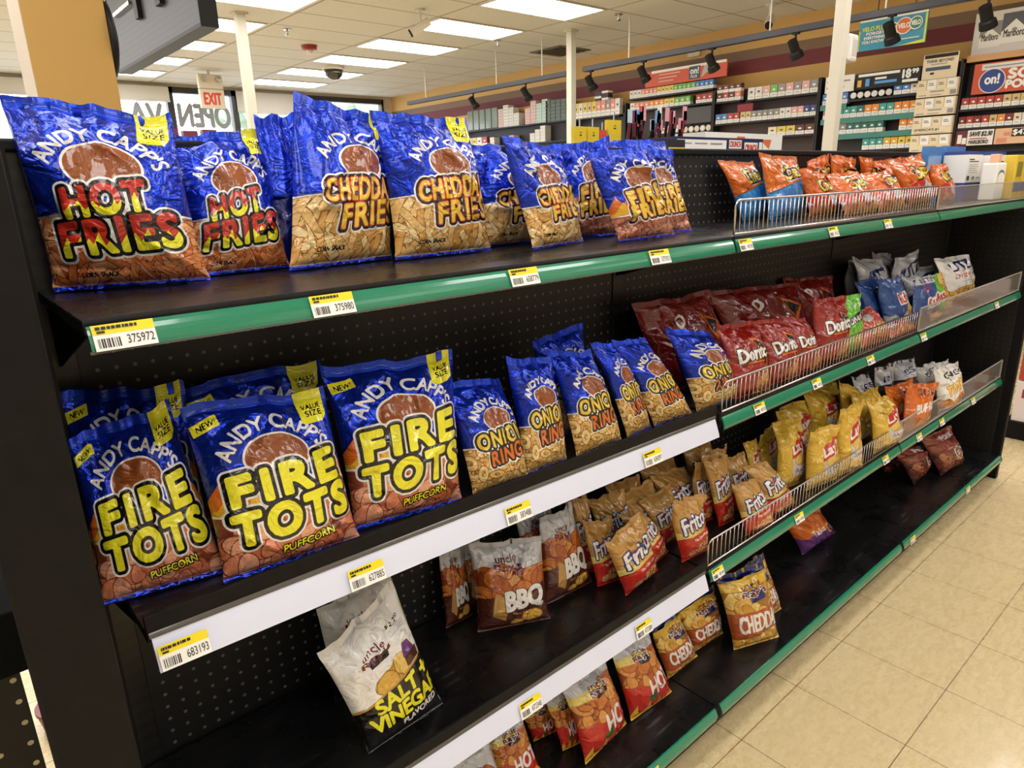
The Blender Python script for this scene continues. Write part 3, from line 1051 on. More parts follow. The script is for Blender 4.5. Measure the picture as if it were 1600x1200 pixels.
def scatter(A, fm, zone, kind, n, size, seed):
    """pieces drawn one over another: exclusive tone regions with a dark gap round each piece"""
    A.add(fm[0], zone)
    r = np.random.RandomState(seed)
    ys, xs = np.nonzero(zone > -2)
    T = [np.full_like(A.U, -R_MAX) for _ in range(3)]
    X, Y = A.U * (A.nx - 1), A.V * (A.ny - 1)
    for k in range(n):
        i = r.randint(len(ys))
        cx, cy, an = xs[i], ys[i], r.uniform(0, math.pi)
        if kind == 'fries':
            an = r.choice([0.9, -0.7, 1.5, 0.3, 2.2]) + r.uniform(-0.3, 0.3)
            L, w = size * r.uniform(1.8, 2.7), size * r.uniform(0.38, 0.5)
        elif kind == 'puff':
            L, w = size * r.uniform(0.85, 1.2), size * r.uniform(0.65, 0.85)
        elif kind == 'rings':
            L, w = size * r.uniform(0.9, 1.3), size * r.uniform(0.5, 0.8)
        else:
            L, w = size * r.uniform(0.8, 1.3), size * r.uniform(0.5, 0.9)
        x0, x1 = max(0, int(cx - L - 4)), min(A.nx, int(cx + L + 5))
        y0, y1 = max(0, int(cy - L - 4)), min(A.ny, int(cy + L + 5))
        dx, dy = X[y0:y1, x0:x1] - cx, Y[y0:y1, x0:x1] - cy
        a_, b_ = dx * math.cos(an) + dy * math.sin(an), -dx * math.sin(an) + dy * math.cos(an)
        if kind == 'fries':
            b_ = b_ + 0.08 * size * np.sin(a_ / size * 1.5 + k)
            f = np.minimum(L - np.abs(a_), w - np.abs(b_))
        else:
            q = np.sqrt((a_ / L) ** 2 + (b_ / w) ** 2)
            f = (1 - q) * w
            if kind == 'rings':
                f = np.minimum(f, (q - 0.42) * w)
        t = r.choice(3, p=[0.3, 0.4, 0.3])
        gap = 0.5 + 0.05 * size
        for j in range(3):
            v = T[j][y0:y1, x0:x1]
            T[j][y0:y1, x0:x1] = np.minimum(v, -(f + gap)) if j != t else np.maximum(np.minimum(v, np.where(f > -gap, -(f + gap), v)), f)
    for j in range(3):
        A.add(fm[1 + j], np.minimum(T[j], zone - 1))
BAG_GROUP = {'HB': 'blue hot fries bags', 'DX': 'red tortilla chip bags', 'HF': 'blue hot fries bags', 'CF': 'blue cheddar fries bags', 'CFs': 'blue cheddar fries bags', 'FF': 'blue fire fries bags', 'FT': 'blue puffcorn bags', 'OR': 'blue onion rings bags', 'DR': 'red tortilla chip bags', 'CR': 'orange cheese snack bags', 'CB': 'orange and blue cheese puff bags', 'UW': 'white potato chip bags', 'RB': 'blue ridged chip bags', 'PK': 'salmon red snack bags', 'BB': 'brown barbecue chip bags', 'FR': 'tan and red corn chip bags', 'LY': 'yellow potato chip bags', 'DK': 'dark grey chip bags', 'OB': 'orange buffalo chip bags', 'NW': 'white snack bags', 'CH': 'cheddar chip bags', 'RH': 'red hot chip bags', 'PR': 'pork rind bags'}
BAGS = [
('HF',-1216,33,1353,-1031,-28,1353,-1040,10,1588,-1228,75,1612,'large blue hot fries bag beside the left black end panel'),
('HF',-1046,35,1353,-884,35,1353,-887,75,1578,-1029,72,1565,'blue hot fries bag tucked behind the leftmost large hot fries bag'),
('HB',-907,45,1353,-822,45,1353,-813,71,1605,-896,71,1597,'plain blue bag top showing between hot fries and cheddar fries'),
('CF',-907,-15,1353,-705,9,1353,-666,56,1596,-848,41,1629,'tall blue cheddar fries bag with its top left corner peaked highest'),
('CF',-718,-24,1353,-505,-28,1353,-512,16,1600,-713,21,1608,'large blue cheddar fries bag with a yellow value flag at top right'),
('CF',-485,30,1353,-289,30,1353,-291,66,1560,-484,66,1557,'blue cheddar fries bag half hidden behind the small cheddar fries bag'),
('CFs',-459,-97,1353,-267,-47,1353,-317,-17,1550,-513,-65,1560,'small blue cheddar fries bag turned right with glare across its lettering'),
('FF',-241,32,1353,-100,-1,1353,-100,39,1575,-229,66,1555,'blue fire fries bag standing back in shadow behind the small cheddar fries'),
('FF',-239,-122,1353,-36,-115,1353,-113,-75,1554,-312,-87,1529,'blue fire fries bag with crumpled top in front of another fire fries bag'),
('FF',-49,-54,1353,93,-70,1353,51,-25,1544,-100,-7,1545,'rightmost blue fire fries bag on the top shelf beside bare pegboard'),
('FF',-16,30,1353,211,30,1353,176,69,1576,-50,69,1575,'blue fire fries bag at the back whose top rises behind the others'),
('CB',471,20,1353,630,20,1353,564,50,1522,376,51,1527,'orange and blue cheese puff bag leaning left behind the wire fence end'),
('CB',516,-38,1353,820,2,1353,764,27,1534,480,-9,1541,'orange and blue cheese puff bag beside the pile of all-orange bags'),
('CR',708,-60,1353,952,-60,1353,848,-33,1480,681,-29,1497,'orange cheese snack bag in front next to the orange and blue bags'),
('CR',823,-117,1353,1103,-107,1353,1059,-34,1481,807,-44,1480,'orange cheese snack bag second in the front row of the orange pile'),
('CR',1063,-119,1353,1336,-101,1353,1359,-19,1492,1064,-45,1481,'orange cheese snack bag in the middle front of the orange pile'),
('CR',1386,-96,1353,1657,-72,1353,1661,-8,1546,1249,-54,1519,'tall orange cheese snack bag showing a full logo above the fence'),
('CR',1661,-101,1353,1844,-93,1353,1770,-48,1502,1591,-56,1502,'rightmost orange cheese snack bag beside the white and blue cartons'),
('CR',905,40,1353,1084,40,1353,1037,67,1546,876,63,1518,'orange bag top sticking up at the back left of the orange pile'),
('CR',1113,40,1353,1309,40,1353,1252,65,1530,1046,67,1542,'orange bag in the back row second from the left of the pile'),
('CR',1354,40,1353,1592,40,1353,1506,64,1521,1273,65,1534,'orange bag in the back row third from the left of the pile'),
('CR',1567,40,1353,1888,40,1353,1756,67,1545,1530,65,1530,'orange bag at the back right of the pile behind the full logo'),
('FT',-1258,-127,965,-1105,-151,962,-1128,-85,1211,-1249,-72,1186,'blue puffcorn bag partly cut off by the left black end panel'),
('FT',-1252,-18,964,-1098,-73,962,-1091,-27,1219,-1238,25,1223,'dim blue puffcorn bag behind the one by the left end panel'),
('FT',-1121,-180,962,-921,-195,958,-924,-135,1197,-1124,-118,1210,'middle blue puffcorn bag in the front row with NEW flag'),
('FT',-1096,-20,962,-868,-20,962,-864,22,1201,-1095,22,1201,'blue puffcorn bag standing behind the middle puffcorn bag'),
('FT',-915,-165,958,-725,-193,954,-681,-134,1210,-910,-100,1218,'rightmost blue puffcorn bag with a tall yellow value size flag'),
('OR',-699,-193,954,-572,-198,952,-584,-149,1144,-714,-141,1160,'leftmost blue onion rings bag beside the puffcorn bags'),
('OR',-571,-191,952,-462,-189,949,-457,-138,1154,-572,-135,1176,'blue onion rings bag second from left turned to the right'),
('OR',-439,-193,949,-301,-194,946,-344,-143,1150,-460,-138,1169,'blue onion rings bag third from left with round brown emblem'),
('OR',-390,-75,948,-259,-83,946,-282,-48,1184,-432,-41,1168,'blue onion rings bag in back row rising behind the second and third'),
('OR',-281,-192,946,-186,-181,944,-261,-139,1148,-339,-144,1168,'narrow blue onion rings bag third from the right turned sideways'),
('OR',-180,-186,944,-43,-192,942,-163,-137,1146,-264,-131,1153,'blue onion rings bag second from the right on the white-railed shelf'),
('OR',-28,-193,941,142,-192,938,92,-148,1118,-94,-140,1156,'rightmost blue onion rings bag beside the red tortilla chip bags'),
('DR',117,-198,942,267,-213,942,270,-161,1122,109,-143,1131,'red tortilla chip bag at the left end of the wire fence'),
('DR',286,-200,942,430,-208,942,436,-161,1106,284,-150,1115,'red tortilla chip bag second from left behind the wire fence'),
('DR',427,-205,942,559,-207,942,537,-166,1086,418,-157,1110,'small visible red tortilla chip bag third from left behind the fence'),
('DR',549,-197,942,742,-207,942,756,-169,1125,561,-156,1139,'tall red tortilla chip bag next to the lime green bag'),
('DX',50,-50,942,395,-50,942,315,34,1174,-19,35,1175,'dark red tortilla chip bag lying at the back above the onion rings'),
('DX',395,-50,942,840,-50,942,829,22,1139,315,34,1174,'wrinkled dark red tortilla chip bag slumped behind the front red bags'),
('DX',884,35,942,1197,35,942,1159,60,1121,819,65,1153,'red bag at the back under the top shelf joint with white corner'),
('DL',733,-197,942,883,-188,942,879,-157,1117,744,-165,1122,'narrow lime green tortilla chip bag beside the tall red one'),
('PK',856,-197,942,1096,-201,942,1077,-125,1050,955,-132,1037,'salmon red snack bag leaning low right of the lime green bag'),
('PK',1052,-210,942,1299,-210,942,1275,-163,981,1073,-164,980,'salmon red snack bag lying low in front of the blue chip bags'),
('RB',1203,-135,942,1426,-144,942,1331,-104,1112,1143,-94,1122,'dark blue ridged chip bag in front with red and white logo'),
('RB',1149,-85,942,1372,-85,942,1299,-54,1120,1105,-55,1114,'dark blue ridged chip bag behind the other dark blue one'),
('RF',1387,-153,942,1770,-178,942,1657,-138,1097,1428,-123,1098,'blue ridged chip bag with a bright green stripe and yellow chips'),
('UW',1806,-130,942,2176,-130,942,2132,-98,1125,1728,-95,1142,'white original potato chip bag furthest right on its shelf'),
('UW',1321,45,942,1520,45,942,1454,73,1144,1278,77,1170,'white chip bag at the back left of the white bags'),
('UW',1260,-30,942,1519,-30,942,1458,0,1158,1219,5,1193,'white chip bag second from left behind the dark blue bags'),
('UW',1650,45,942,1852,45,942,1746,67,1154,1555,70,1175,'white chip bag in the middle of the back row'),
('UW',1579,-25,942,1848,-25,942,1793,7,1169,1519,5,1152,'white chip bag at the back with a high pointed right corner'),
('UW',1601,-67,942,1936,-93,942,1855,-57,1110,1553,-37,1092,'white chip bag with navy letters behind the green striped bag'),
('BR',1415,-204,942,1792,-203,942,1800,-186,954,1489,-164,970,'dark brown red bag lying flat behind the clear shelf fence'),
('SV',-929,-162,526,-764,-153,526,-816,-89,794,-977,-112,733,'white and black salt and vinegar bag alone on its shelf'),
('SV',-915,-9,526,-751,-14,526,-767,17,745,-922,20,735,'grey white chip bag behind the salt and vinegar bag'),
('BB',-583,-29,526,-431,-102,526,-415,-58,716,-563,17,727,'brown barbecue chip bag with white letters, front left of four'),
('BB',-409,-58,526,-252,-67,526,-276,-12,741,-379,-9,729,'brown barbecue chip bag beside the tan corn chip bags'),
('BB',-626,30,526,-552,30,526,-547,62,709,-615,64,719,'brown barbecue chip bag seen edge on at far left of its row'),
('BB',-553,54,526,-475,50,526,-483,79,684,-543,83,692,'brown barbecue chip bag squeezed behind the front left one'),
('BB',-390,7,526,-273,-8,526,-306,33,735,-410,46,733,'brown barbecue chip bag at the back between the two front ones'),
('FR',-238,-162,526,-94,-145,526,-130,-105,703,-284,-129,677,'tan and red corn chip bag foremost left of the front row'),
('FR',-20,-166,526,89,-174,526,79,-139,686,-48,-126,703,'tan and red corn chip bag upright at the wire fence end'),
('FR',-259,-91,526,-191,-106,526,-195,-68,693,-276,-50,697,'tan and red corn chip bag left behind the foremost one'),
('FR',-99,-125,526,1,-108,526,-93,-87,696,-176,-101,695,'tan and red corn chip bag right behind the foremost one'),
('FR',2,-80,526,95,-80,526,76,-52,687,-48,-55,669,'tan and red corn chip bag left behind the one at the fence end'),
('FR',-51,-40,526,69,-60,526,38,-24,698,-91,-6,681,'tan and red corn chip bag in the middle of the second row'),
('FR',-142,-16,526,-48,-43,526,-67,-5,700,-174,24,693,'tan and red corn chip bag in second row behind the left ones'),
('FR',-243,-29,526,-193,-44,526,-203,-3,730,-262,15,730,'tan and red corn chip bag nearest the brown barbecue bags'),
('FR',-41,26,526,54,-6,526,39,25,697,-70,59,690,'tan and red corn chip bag at the back left of the corn chips'),
('FR',110,30,526,270,30,526,239,52,684,68,55,702,'tan and red corn chip bag at the back just under the white rail'),
('FR',100,-30,526,246,-30,526,221,-4,674,63,0,694,'tan and red corn chip bag behind the one at the fence end'),
('FR',291,14,526,417,-3,526,388,27,709,256,45,716,'tan and red corn chip bag at the back under the shelf joint'),
('FR',247,-65,526,358,-81,526,338,-42,727,222,-27,720,'tan and red corn chip bag with a peaked top under the joint'),
('FR',183,-78,526,237,-88,526,240,-59,693,166,-39,725,'tan and red corn chip bag thin and turned aside in dark gap'),
('FR',211,-126,526,282,-131,526,265,-94,731,174,-88,729,'tan and red corn chip bag seen edge on above the fence end'),
('FR',324,-106,526,425,-122,526,391,-86,697,293,-70,696,'tan and red corn chip bag behind the two bags at the fence'),
('FR',220,-205,526,355,-218,526,291,-175,674,192,-164,680,'tan and red corn chip bag behind the fence, left of the last two'),
('FR',354,-201,526,506,-201,526,391,-160,690,282,-156,704,'tan and red corn chip bag nearest the yellow potato chip bags'),
('LY',733,-30,526,948,-30,526,930,-3,719,717,-3,721,'yellow potato chip bag at the back left with red ribbon logo'),
('LY',528,-124,526,669,-143,526,707,-104,735,579,-85,741,'yellow potato chip bag front left, leaning beside the corn chips'),
('LY',601,-182,526,763,-208,526,783,-170,715,639,-148,712,'yellow potato chip bag foremost behind the middle of the fence'),
('LY',778,-201,526,914,-225,526,918,-176,759,805,-158,746,'yellow potato chip bag third from the right in the front row'),
('LY',1110,-120,526,1333,-120,526,1325,-90,697,1106,-88,710,'yellow potato chip bag second from the right in the front row'),
('LY',1050,-203,526,1244,-224,526,1223,-182,709,1068,-164,717,'rightmost yellow potato chip bag with white classic panel'),
('LY',583,-31,526,697,-50,526,707,-18,709,596,-6,677,'yellow potato chip bag in shadow at the left of its group'),
('LY',521,-39,526,577,-53,526,571,-30,670,511,-16,668,'yellow potato chip bag furthest left and barely showing'),
('LY',1002,0,526,1272,0,526,1241,19,708,967,21,727,'yellow potato chip bag at the back under the green rail'),
('LY',1152,-60,526,1304,-60,526,1259,-43,691,1097,-36,757,'yellow potato chip bag at the back, second under the green rail'),
('DK',1289,-58,526,1396,-83,526,1353,-50,739,1250,-27,730,'dark grey chip bag leftmost in the dim back row'),
('DK',1399,-86,526,1525,-105,526,1471,-72,761,1341,-53,758,'dark grey chip bag in the middle of the dim back row'),
('DK',1558,-93,526,1707,-128,526,1656,-92,751,1504,-57,742,'dark grey chip bag with pale top next to the orange bags'),
('OB',1315,-202,526,1514,-222,526,1588,-198,678,1368,-167,714,'orange buffalo chip bag in front with rounded top'),
('OB',1347,-150,526,1551,-150,526,1581,-123,680,1320,-119,699,'orange chip bag leaning behind the front orange one'),
('NW',1654,-213,526,1877,-228,526,1875,-195,712,1627,-176,724,'white snack bag with orange letters, rightmost on its shelf'),
('NW',1739,-120,526,1972,-120,526,1909,-98,682,1670,-96,700,'grey white snack bag left behind the rightmost white one'),
('NW',2020,-80,526,2223,-80,526,2177,-64,637,1983,-63,650,'white snack bag directly behind the rightmost white one'),
('CH',230,-190,139,382,-248,139,377,-183,375,215,-125,362,'yellow and rust cheddar chip bag alone in front on bottom deck'),
('CH',433,-176,139,519,-183,139,450,-139,356,347,-130,355,'yellow and rust cheddar chip bag behind the front one on bottom deck'),
('CH',137,-115,139,277,-124,139,270,-84,297,88,-73,293,'yellow and rust cheddar chip bag under the white rail end'),
('CH',-9,-132,139,131,-132,139,69,-87,318,-54,-90,309,'yellow and rust cheddar chip bag beside the red hot chip bags'),
('RH',-205,-162,139,-42,-169,139,-93,-119,329,-234,-109,342,'red hot chip bag rightmost of its row on bottom deck'),
('RH',-391,-176,139,-220,-159,139,-258,-113,338,-416,-127,343,'red hot chip bag second from right, furthest forward'),
('RH',-402,-111,139,-346,-123,139,-366,-90,302,-432,-78,292,'red hot chip bag hidden behind the furthest forward one'),
('RH',-435,-41,139,-364,-56,139,-378,-34,243,-460,-19,232,'red hot chip bag deep in shadow below the price tag'),
('RH',-603,-88,139,-479,-115,139,-501,-72,287,-593,-56,272,'red hot chip bag at the lower edge, next to a white bag'),
('WH',-707,-123,139,-594,-141,139,-617,-93,312,-716,-80,303,'white chip bag with orange chips at the bottom edge'),
('TT',877,-72,139,1130,-79,139,1027,-49,266,750,-26,343,'purple and orange tortilla chip bag alone in the dark deck'),
('PR',1976,-171,139,2225,-189,139,2109,-137,344,1814,-113,355,'clear brown pork rind bag rightmost on the bottom deck'),
('PR',1791,-124,139,2064,-94,139,1976,-71,292,1566,-101,362,'clear brown pork rind bag left of the rightmost one'),
('PR',1817,5,139,1976,-8,139,1947,8,214,1755,23,215,'clear brown pork rind bag mostly hidden under the shelf above'),
]
# ---- palettes
F_BLUE = film('cobalt', '0e1d80', 0.2, 0.3, 0.9)
b_ = F_BLUE.node_tree.nodes['Principled BSDF']
b_.inputs['Metallic'].default_value = 0.7
b_.inputs['Base Color'].default_value = lin('1734b4')
b_.inputs['Roughness'].default_value = 0.24
b_.inputs['Coat Weight'].default_value = 0.35
F_NAVY = film('navy', '0d1a5e', 0.25, 0.4)
F_WHITE = film('white', 'dedbd6', 0.3)
F_BLACK = film('black', '141213', 0.25)
F_BROWN = film('emblem_brown', '8a4a24', 0.28)
F_RED = film('letter_red', 'b92f22', 0.28)
F_YEL = film('letter_yellow', 'dcbc3c', 0.28)
F_LEM = film('lemon', 'e3dc2c', 0.28)
F_ORG = film('flame_orange', 'c8641f', 0.28)
F_FLY = film('flame_yellow', 'd9a52c', 0.28)
F_MAR = film('maroon', '6a1f2a', 0.28)
HOTF = food('hot_fries', ('d27038', 'e28c52', 'eda671'), '84391c')
CHEF = food('cheddar_fries', ('e0a858', 'eec27a', 'f6d89a'), '966026')
FIRF = food('fire_fries', ('b6644a', 'cc7c5c', 'da9674'), '743626')
PUFF = food('puffcorn', ('d07450', 'e08a66', 'eca684'), '84402a')
RING = food('onion_rings', ('dcac60', 'eec47c', 'f7d896'), '9c6c2e')
CHIPY = food('yellow_chips', ('cc9634', 'deae4a', 'eac468'), '9c6a20')
CHIPO = food('orange_chips', ('b65a22', 'cc7630', 'de9648'), '883a18')
CHIPG = food('corn_chips', ('c98a4a', 'd9a263', 'e6b985'), 'a8301f')
RIND = food('pork_rinds', ('843a22', 'a0552f', 'b56a3e'), '4c1c12')

def andy(nx, asp, words, foodm, letter, fv, boxes, oval, arc_, flames=False, flag=True, new=False, small=None, fire=False, bold=0.013, line=0.028, sp=1.14):
    A = Art(nx, int(nx / asp), F_BLUE)
    if flames:
        A.add(F_ORG, A.flames(fv + 0.10, 0.13, 7, 3))
        A.add(F_FLY, A.flames(fv + 0.04, 0.10, 6, 8))
        A.add(F_WHITE, A.wavy(fv + 0.012, 0.004, 6, 2))
    else:
        A.add(F_WHITE, A.below(fv + 0.012))
    fm, fk, fn, fs_ = foodm
    scatter(A, fm, A.wavy(fv, 0.004, 6, 2) if flames else A.below(fv), fk, fn, fs_ * nx, 7)
    cu, cv, ru, rv = oval
    A.add(F_WHITE, A.ell(cu, cv, ru, rv))
    A.add(F_BROWN, A.ell(cu, cv, ru * 0.93, rv * 0.92))
    t = A.arc("ANDY CAPP'S", *arc_, bold=1.0)
    A.add(F_WHITE, t)
    fs = []
    for wd, bx, kw in zip(words, boxes, [dict(rise=0.05, grow=0.12)] * 2):
        fs.append(A.text(wd, *bx, bold=nx * bold, sp=sp, **kw))
    al = np.maximum(*fs)
    A.add(F_WHITE, al + nx * (line + 0.014))
    A.add(F_BLACK, al + nx * line)
    sh = np.roll(np.roll(al, -max(1, nx // 90), 0), max(1, nx // 90), 1)
    if letter is F_YEL:
        A.add(F_RED if words[1] == 'FRIES' else F_BLACK, al + nx * 0.008)
    for k, f in enumerate(fs):
        m = letter
        if words[1] == 'RINGS' and k == 1:
            m = F_ORG
        A.add(m, f)
        if fire:
            u0, v0, u1, v1 = boxes[k]
            zone = A.flames(v0 + (v1 - v0) * 0.22, (v1 - v0) * 0.4, 14, 4 + k) + (A.U - 0.5) * 0.05 * A.ny
            A.add(F_LEM, np.minimum(f, zone))
    if flag:
        fl = np.minimum(A.rect(0.76, 0.80, 0.965, 1.2), A.ell(0.85, 0.97, 0.16, 0.19) * 1.0)
        A.add(F_LEM, fl)
        A.add(F_BLACK, A.text('VALUE', 0.785, 0.885, 0.94, 0.918, bold=0.35))
        A.add(F_BLACK, A.text('SIZE', 0.80, 0.842, 0.935, 0.878, bold=0.35))
    if new:
        A.add(F_LEM, A.poly([(0.02, 0.82), (0.20, 0.865), (0.19, 0.925), (0.01, 0.885)]))
        A.add(F_BLACK, A.text('NEW!', 0.045, 0.855, 0.175, 0.89, rise=0.03, bold=0.3))
    if small:
        tx, bx, m = small
        f = A.text(tx, *bx, rise=0.03 if m is F_LEM else 0.0, bold=0.5)
        if m is F_LEM:
            A.add(F_BLACK, f + 2.2)
        A.add(m, f)
    A.add(F_BLUE, A.below(0.028))
    return A

def art_HF():
    return andy(230, 0.80, ('HOT', 'FRIES'), (HOTF, 'fries', 190, 0.058), F_RED, 0.37, ((0.23, 0.38, 0.74, 0.53), (0.15, 0.19, 0.90, 0.36)), (0.52, 0.625, 0.25, 0.135), (0.52, 0.54, 0.40, 0.27, 158, 22, 0.30), fire=True, line=0.022, small=('CORN SNACK', (0.20, 0.065, 0.44, 0.09), F_BLACK))
def art_CF():
    return andy(220, 0.76, ('CHEDDAR', 'FRIES'), (CHEF, 'fries', 190, 0.06), F_YEL, 0.40, ((0.20, 0.385, 0.98, 0.52), (0.36, 0.23, 0.96, 0.375)), (0.58, 0.62, 0.235, 0.12), (0.56, 0.54, 0.40, 0.25, 158, 20, 0.30), bold=0.007, small=('CORN SNACK', (0.18, 0.09, 0.44, 0.118), F_BLACK))
def art_CFs():
    return andy(170, 0.95, ('CHEDDAR', 'FRIES'), (CHEF, 'fries', 170, 0.055), F_YEL, 0.37, ((0.20, 0.40, 0.97, 0.54), (0.36, 0.26, 0.95, 0.39)), (0.5, 0.63, 0.22, 0.15), (0.52, 0.54, 0.40, 0.29, 158, 22, 0.30), flag=False, bold=0.007, small=('CORN SNACK', (0.16, 0.10, 0.40, 0.13), F_BLACK))
def art_FF():
    return andy(170, 0.92, ('FIRE', 'FRIES'), (FIRF, 'fries', 150, 0.05), F_YEL, 0.27, ((0.26, 0.40, 0.88, 0.54), (0.24, 0.24, 0.96, 0.385)), (0.56, 0.64, 0.23, 0.15), (0.55, 0.55, 0.40, 0.28, 158, 22, 0.30), flames=True, flag=False)
def art_FT():
    return andy(240, 0.82, ('FIRE', 'TOTS'), (PUFF, 'puff', 90, 0.085), F_LEM, 0.36, ((0.13, 0.435, 0.91, 0.595), (0.10, 0.215, 0.95, 0.39)), (0.5, 0.65, 0.24, 0.135), (0.5, 0.56, 0.40, 0.29, 158, 22, 0.28), flames=True, new=True, bold=0.0175, line=0.026, sp=1.24, small=('PUFFCORN', (0.40, 0.11, 0.80, 0.155), F_LEM))
def art_OR():
    return andy(150, 0.64, ('ONION', 'RINGS'), (RING, 'rings', 150, 0.10), F_YEL, 0.40, ((0.14, 0.405, 0.97, 0.54), (0.28, 0.255, 0.97, 0.385)), (0.55, 0.635, 0.26, 0.105), (0.54, 0.545, 0.42, 0.25, 158, 22, 0.28), flag=False, bold=0.009)

F_CTAN = film('golden_tan', 'b78a48', 0.35, 0.2)
F_CRED = film('bright_red', 'b8281c', 0.26)
F_DRED = film('deep_red', '8e1812', 0.25, 0.1)
F_LIME = film('lime', '5fb52c', 0.25)
F_ORANGE = film('orange', 'cc6210', 0.25, 0.0)
F_ORED = film('orange_red', 'cc5e18', 0.25, 0.0)
F_BRB = film('bright_blue', '2f7fc4', 0.25, 0.1)
F_SILV = film('silver', 'a9a8a8', 0.3, 0.4)
F_GOLDY = film('gold_yellow', 'd3ab35', 0.32, 0.1)
F_GOLDD = film('gold_dark', 'a9812a', 0.32, 0.1)
F_RUST = film('rust', 'a04a1f', 0.3)
F_CHOC = film('chocolate', '4d2419', 0.25)
F_RBLUE = film('royal_blue', '234a8c', 0.25, 0.15)
F_GREYW = film('grey_white', 'b9b9bd', 0.3, 0.1)
F_DKG = film('charcoal', '3a383d', 0.3, 0.1)
F_PURP = film('purple', '5c2a6e', 0.25)
F_SALM = film('salmon_red', 'b9503e', 0.28)
F_GREEN = film('pepper_green', '2f5a22', 0.3)
F_CREAM = film('pale_yellow', 'd8c268', 0.3)
F_CLB = film('clear_brown', '7a2f22', 0.15)

def art_DR():
    A = Art(150, 200, F_DRED)
    scatter(A, CHIPO, np.minimum(A.ell(0.78, 0.16, 0.3, 0.2), A.U * 0 + 9), 'chips', 40, 0.15 * A.nx, 3)
    A.add(F_ORANGE, A.poly([(0.50, 0.78), (0.98, 0.66), (0.74, 0.28)]))
    A.add(F_BLACK, A.poly([(0.54, 0.74), (0.93, 0.645), (0.735, 0.34)]))
    t = A.text('Doritos', 0.16, 0.47, 0.98, 0.65, rise=0.05, bold=1.8)
    A.add(F_BLACK, t + 3.0)
    A.add(F_WHITE, t)
    A.add(F_ORANGE, A.rect(0.3, 0.42, 0.75, 0.445))
    return A
def art_HB():
    A = Art(60, 70, F_BLUE)
    A.add(F_NAVY, A.below(0.45))
    return A
def art_DX():
    A = Art(130, 100, film('dark_red', '6e0f0b', 0.3))  # red darkened to carry the shade of the shelf above
    A.add(F_ORANGE, A.poly([(0.62, 0.80), (0.92, 0.62), (0.74, 0.40)]))
    A.add(F_BLACK, A.poly([(0.66, 0.74), (0.86, 0.62), (0.74, 0.47)]))
    A.add(F_WHITE, A.text('D', 0.30, 0.66, 0.42, 0.80, rot=0.5, bold=0.8))
    return A
def art_DL():
    A = Art(110, 140, F_LIME)
    scatter(A, CHIPY, A.ell(0.65, 0.2, 0.4, 0.18), 'chips', 40, 0.15 * A.nx, 3)
    A.add(F_BLACK, A.poly([(0.1, 0.46), (0.98, 0.56), (0.98, 0.72), (0.1, 0.60)]))
    A.add(F_WHITE, A.text('DINAMITA', 0.14, 0.53, 0.95, 0.63, rise=0.08, bold=0.6))
    A.add(F_WHITE, A.text('Doritos', 0.3, 0.78, 0.9, 0.86, rise=0.04, bold=0.6))
    return A
def art_CB():
    A = Art(150, 150, F_ORANGE)
    A.add(F_BRB, (0.52 + 0.25 * (A.U - 0.5) - A.V) * A.ny)
    A.add(F_SILV, np.minimum(A.wavy(0.62, 0.06, 7, 5), (A.U - 0.72 - 0.1 * np.sin(A.V * 14)) * A.nx))
    scatter(A, CHIPO, A.ell(0.88, 0.30, 0.10, 0.10), 'chips', 40, 0.15 * A.nx, 3)
    t = A.text('Cheetos', 0.34, 0.62, 0.98, 0.84, rise=0.10, bold=1.0, sp=1.1)
    A.add(F_WHITE, t + 5.2)
    A.add(F_BLACK, t + 3.6)
    A.add(F_YEL, t)
    return A
def art_CR():
    A = Art(160, 125, F_ORED)
    A.add(F_CRED, A.wavy(0.40, 0.05, 5, 7))
    A.add(F_GREYW, np.minimum(A.wavy(0.34, 0.07, 9, 3), -A.wavy(0.26, 0.07, 7, 4)))
    scatter(A, CHIPO, np.minimum(A.wavy(0.20, 0.06, 8, 9), A.U * 0 + 9), 'chips', 40, 0.15 * A.nx, 3)
    t = A.text('Cheetos', 0.26, 0.55, 0.92, 0.82, rise=0.14, bold=1.0, sp=1.1)
    A.add(F_BLACK, t + 3.6)
    A.add(F_YEL, t)
    return A
def art_PK():
    A = Art(90, 70, F_SALM)
    scatter(A, CHIPO, A.ell(0.6, 0.3, 0.35, 0.22), 'chips', 40, 0.15 * A.nx, 3)
    A.add(F_GREYW, A.ell(0.3, 0.72, 0.2, 0.12))
    A.add(F_CRED, A.rect(0.45, 0.58, 0.9, 0.8))
    return A
def ruffle_logo(A, bx, rise):
    t = A.text('Ruffles', *bx, rise=rise, bold=0.9)
    A.add(F_WHITE, t + 4.2)
    A.add(F_CRED, t)
def art_RB():
    A = Art(130, 130, F_RBLUE)
    A.add(F_GREYW, A.wavy(0.24, 0.05, 6, 2))
    scatter(A, CHIPY, A.ell(0.82, 0.26, 0.2, 0.26), 'chips', 40, 0.15 * A.nx, 3)
    ruffle_logo(A, (0.42, 0.46, 0.95, 0.66), 0.05)
    return A
def art_RF():
    A = Art(150, 90, F_RBLUE)
    A.add(F_GREYW, -A.below(0.82))
    scatter(A, CHIPY, (A.U - 0.52 - 0.1 * A.V) * A.nx, 'chips', 40, 0.15 * A.nx, 3)
    A.add(F_LIME, np.minimum((A.U - 0.46 - 0.18 * A.V) * A.nx, (0.64 + 0.14 * A.V - A.U) * A.nx))
    A.add(F_PURP, A.ell(0.28, 0.70, 0.12, 0.14))
    ruffle_logo(A, (0.26, 0.30, 0.72, 0.50), 0.14)
    A.add(F_NAVY, A.text('KETTLE', 0.12, 0.86, 0.55, 0.96, bold=0.6))
    return A
